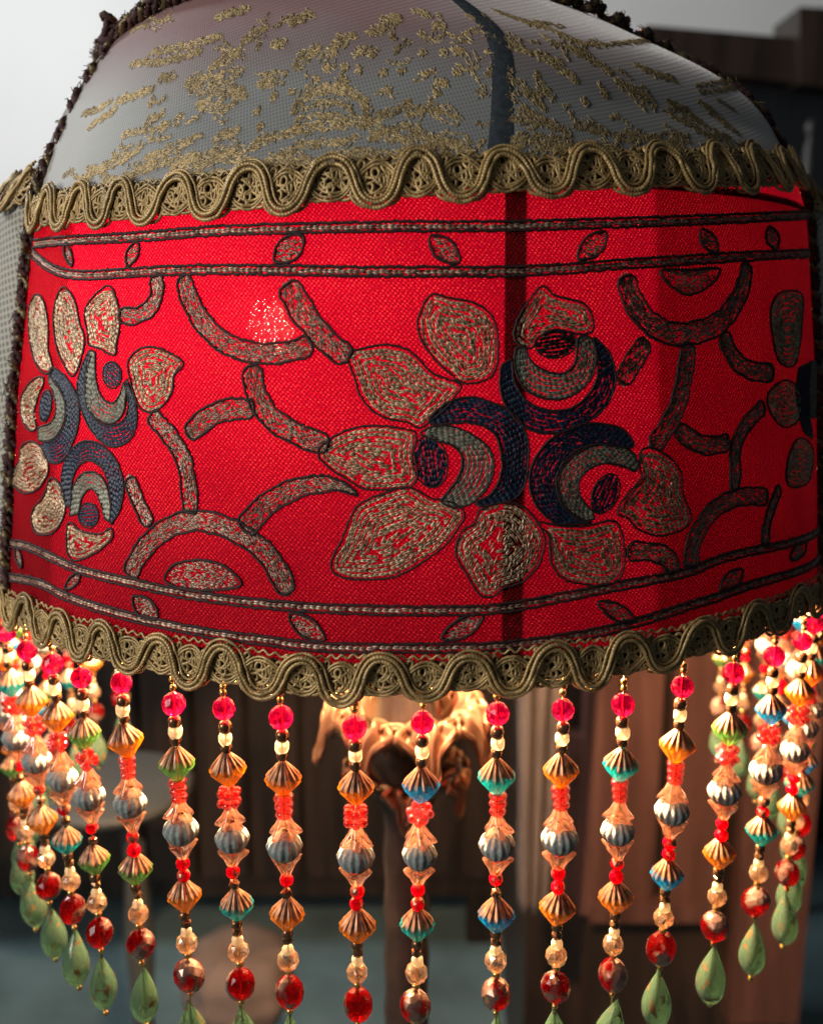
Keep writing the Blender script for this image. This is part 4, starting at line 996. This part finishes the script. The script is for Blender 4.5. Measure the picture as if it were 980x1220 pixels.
def bicone(w, h, mats, nm):
    r = w / 2 * UVX; hh = h / 2 * UVZ
    fat = len(mats) > 1
    pr = [(r * .16, hh), (r * .34, hh * .86), (r * .62, hh * .55), (r * .88, hh * .24), (r * 1.0, hh * .06), (r * 1.0, -hh * .06), (r * .88, -hh * .24), (r * .62, -hh * .55), (r * .34, -hh * .86), (r * .16, -hh)]
    if fat: pr = [(r * a_, hh * b_) for a_, b_ in ((.18, 1), (.42, .86), (.70, .60), (.90, .34), (.99, .12), (1.0, 0), (.98, -.14), (.88, -.38), (.70, -.62), (.44, -.86), (.2, -1))]
    f = lambda t: .35 + .65 * math.sin(math.pi * t)
    mb = lathe(pr, 84, 14, 0.05 if fat else 0.085, f)
    if len(mats) > 1:
        seg = 84; fa = mb.f[0]; ang = (fa[:, 0] // len(pr)) ; mb.mi[0] = (np.cos(14 * (ang + .5) * 2 * math.pi / seg) < -.9).astype(int)
    return mb.mesh(nm, list(mats))
for c_ in ('amber', 'teal', 'blue', 'green'): BM['bic_' + c_] = bicone(41, 41, ['bic_' + c_], 'ribbed_bead')
BM['bic_grey'] = bicone(42, 38, ['bic_grey', 'groove'], 'verdigris_bead')
def flower():
    mb = MB(); r = 8.2 * UVX
    for k in range(6):
        a = k * math.pi / 3
        for dz in (-.0017, .0017):
            s_ = lathe([(0, r * .62), (r * .5, r * .5), (r * .72, 0), (r * .5, -r * .5), (0, -r * .62)], 8)
            v = s_.v[0] + np.array([.0026 * math.cos(a), .0026 * math.sin(a), dz]); mb.add(v, s_.f[0])
    return mb.mesh('coral_flower_bead', 'coral')
BM['flower'] = flower()
def stack():
    mb = MB()
    for k in range(3):
        r = 11.5 * UVX * (1 - .06 * k); h = 4.6 * UVZ
        s_ = lathe([(r * .3, h), (r * .8, h * .9), (r, h * .3), (r, -h * .3), (r * .8, -h * .9), (r * .3, -h)], 12, 6, .05)
        mb.add(s_.v[0] + np.array([0, 0, (1 - k) * 9.3 * UVZ]), s_.f[0])
    return mb.mesh('coral_stack_bead', 'coral')
BM['stack'] = stack()
def cap(sg):
    r = 16.5 * UVX; h = 12 * UVZ
    pr = [(r * .2, h), (r * .42, h * .75), (r * .62, h * .1), (r * .95, -h * .55), (r * 1.02, -h * .85), (r * .75, -h * .95), (r * .3, -h * .4)]
    if sg < 0: pr = [(a_, -z_) for a_, z_ in pr]
    return lathe_mesh(pr, 'peach', 40, 5, .24, lambda t: min(1, 1.6 * t) if t < .8 else .6)
BM['cap'] = cap(1); BM['cap_up'] = cap(-1)
BM['red_small'] = ball(9 * UVX, 'red_small', 'small_red_bead', 2)
BM['champagne'] = fire(14 * UVX, 'champagne', 'champagne_bead', 8, 5)
BM['garnet'] = fire(19 * UVX, 'garnet', 'garnet_bead', 10, 7, 1.16)
def drop():
    H = 82 * UVZ; r = 19.5 * UVX; pr = []
    for k in range(17):
        t_ = k / 16; w = (math.sin(math.pi * t_ ** 1.55) ** 0.62) if 0 < t_ < 1 else 0
        pr.append((max(r * w, r * .10), H * (.5 - t_)))
    return lathe_mesh(pr, 'drop', 48, 5, .03, lambda t: math.sin(math.pi * t), twist=0.0)
BM['drop'] = drop()
NAMES = {'ruby': 'ruby_bead', 'b15': 'bronze_seed_bead', 'b13': 'bronze_seed_bead', 'i16': 'ivory_bead', 'i13': 'ivory_bead', 'g10': 'gold_seed_bead', 'g8': 'gold_seed_bead',
         'bf': 'bronze_bead', 'bic_grey': 'verdigris_ribbed_bead', 'flower': 'coral_flower_bead', 'stack': 'coral_stack_bead', 'cap': 'peach_bead_cap', 'cap_up': 'peach_bead_cap',
         'red_small': 'small_red_bead', 'champagne': 'champagne_bead', 'garnet': 'garnet_bead', 'drop': 'green_teardrop'}
wire = MB(); wire.tube(np.array([(0, 0, 36 * UVZ), (0, 0, -200 * UVZ), (0, 0, -450 * UVZ)]), .00035, 5); wire_me = wire.mesh('wire', 'gold')
ORD = ['first', 'second', 'third', 'fourth', 'fifth', 'sixth', 'seventh', 'eighth', 'ninth', 'tenth', 'eleventh', 'twelfth', 'thirteenth', 'fourteenth', 'fifteenth', 'sixteenth', 'seventeenth']
def strand(th, dz, c1, c2, coral, label, tilt=(0, 0), rr=R, coral2=None):
    t = empty('bead_strand', (rr * math.sin(th), -rr * math.cos(th), dz)); tag(t, label, 'bead strand', 'bead strands of the lamp fringe')
    t.rotation_euler = (tilt[0], tilt[1], th)
    seq = [('g8', -27), ('g8', -19), ('ruby', 0), ('b15', 21), ('i16', 33), ('b13', 44), ('bic_' + c1, 70), (coral, 103), ('cap', 127), ('bic_grey', 152), ('cap_up', 177),
           ('red_small', 194), ('red_small' if random.random() < .6 else 'bf', 210), ('bic_' + c2, 236), ('b13', 259), ('bf', 270), ('i13', 281), ('champagne', 295), ('g10', 311), ('garnet', 336), ('g8', 361), ('drop', 405), ('g8', 449)]
    w_ = bpy.data.objects.new('wire', wire_me); COL.objects.link(w_); w_.parent = t
    for k, off in seq:
        o = bpy.data.objects.new(NAMES.get(k, 'ribbed_bead'), BM[k]); COL.objects.link(o); o.parent = t
        o.location = (random.gauss(0, .00012), random.gauss(0, .00012), -(off + random.gauss(0, .6)) * UVZ)
        rx = random.gauss(0, .05); ry = random.gauss(0, .05)
        if k == 'flower': rx += random.choice((0, 1.2, .7))
        if k in ('champagne', 'garnet', 'ruby', 'red_small', 'bf'): rx, ry = random.uniform(-.4, .4), random.uniform(-.4, .4)
        o.rotation_euler = (rx, ry, random.uniform(0, 6.28))
        s_ = random.uniform(.96, 1.05); o.scale = (s_, s_, s_)
XS = [8,32,63,97,145,207,267,335,423,503,592,670,742,812,873,922,955]
YS_ = [755,775,790,807,813,838,845,855,866,861,851,845,839,819,802,782,765]
C1 = ['teal','amber','amber','green','amber','green','amber','amber','amber','blue','teal','amber','teal','amber','green','blue','amber']
C2 = ['amber','amber','teal','green','green','amber','teal','amber','amber','teal','blue','amber','amber','blue','amber','teal','amber']
CO = ['flower','flower','flower','flower','stack','stack','flower','stack','flower','flower','stack','stack','stack','stack','flower','flower','flower']
def strand_angle(x, y):                 # the ring point at height of the first bead seen at this pixel
    o, d = ray(x, y); tc = -(o[0] * d[0] + o[1] * d[1]) / (d[0] ** 2 + d[1] ** 2)
    f = lambda t: math.hypot(o[0] + d[0] * t, o[1] + d[1] * t) - R
    if f(tc) > 0: p = o + d * tc
    else:
        a, b = 0, tc
        for _ in range(50):
            m_ = (a + b) / 2
            if f(m_) > 0: a = m_
            else: b = m_
        p = o + d * b
    return math.atan2(p[0], -p[1]), p[2]
names = {'amber': 'amber', 'teal': 'teal', 'blue': 'blue', 'green': 'green'}
ths = []
for k, (x, y) in enumerate(zip(XS, YS_)):
    th, z = strand_angle(x, y); ths.append(th)
    lab = f"hanging bead strand, {names[C1[k]]} over {names[C2[k]]} ribbed beads, {ORD[k]} from the left edge"
    strand(th, max(-.008, min(.008, z)), C1[k], C2[k], CO[k], lab, (random.gauss(0, .014), random.gauss(0, .014)))
dt = 0.119
cols = ['amber', 'teal', 'green', 'amber', 'blue']
def far(side):
    base = ths[0] if side < 0 else ths[-1]; k = 1; j = 0
    while True:
        th = base + side * dt * k
        if abs(th) > math.radians(116): break
        nm = 'left' if side < 0 else 'right'
        a_, b_ = random.choice(cols), random.choice(cols)
        strand(th, random.gauss(0, .001), a_, b_, random.choice(('flower', 'stack')), f"bead strand curving away behind the {nm} end of the fringe, {ORD[j]} behind the front row", (random.gauss(0, .01), random.gauss(0, .01)))
        k += 1; j += 1
far(-1); far(1)
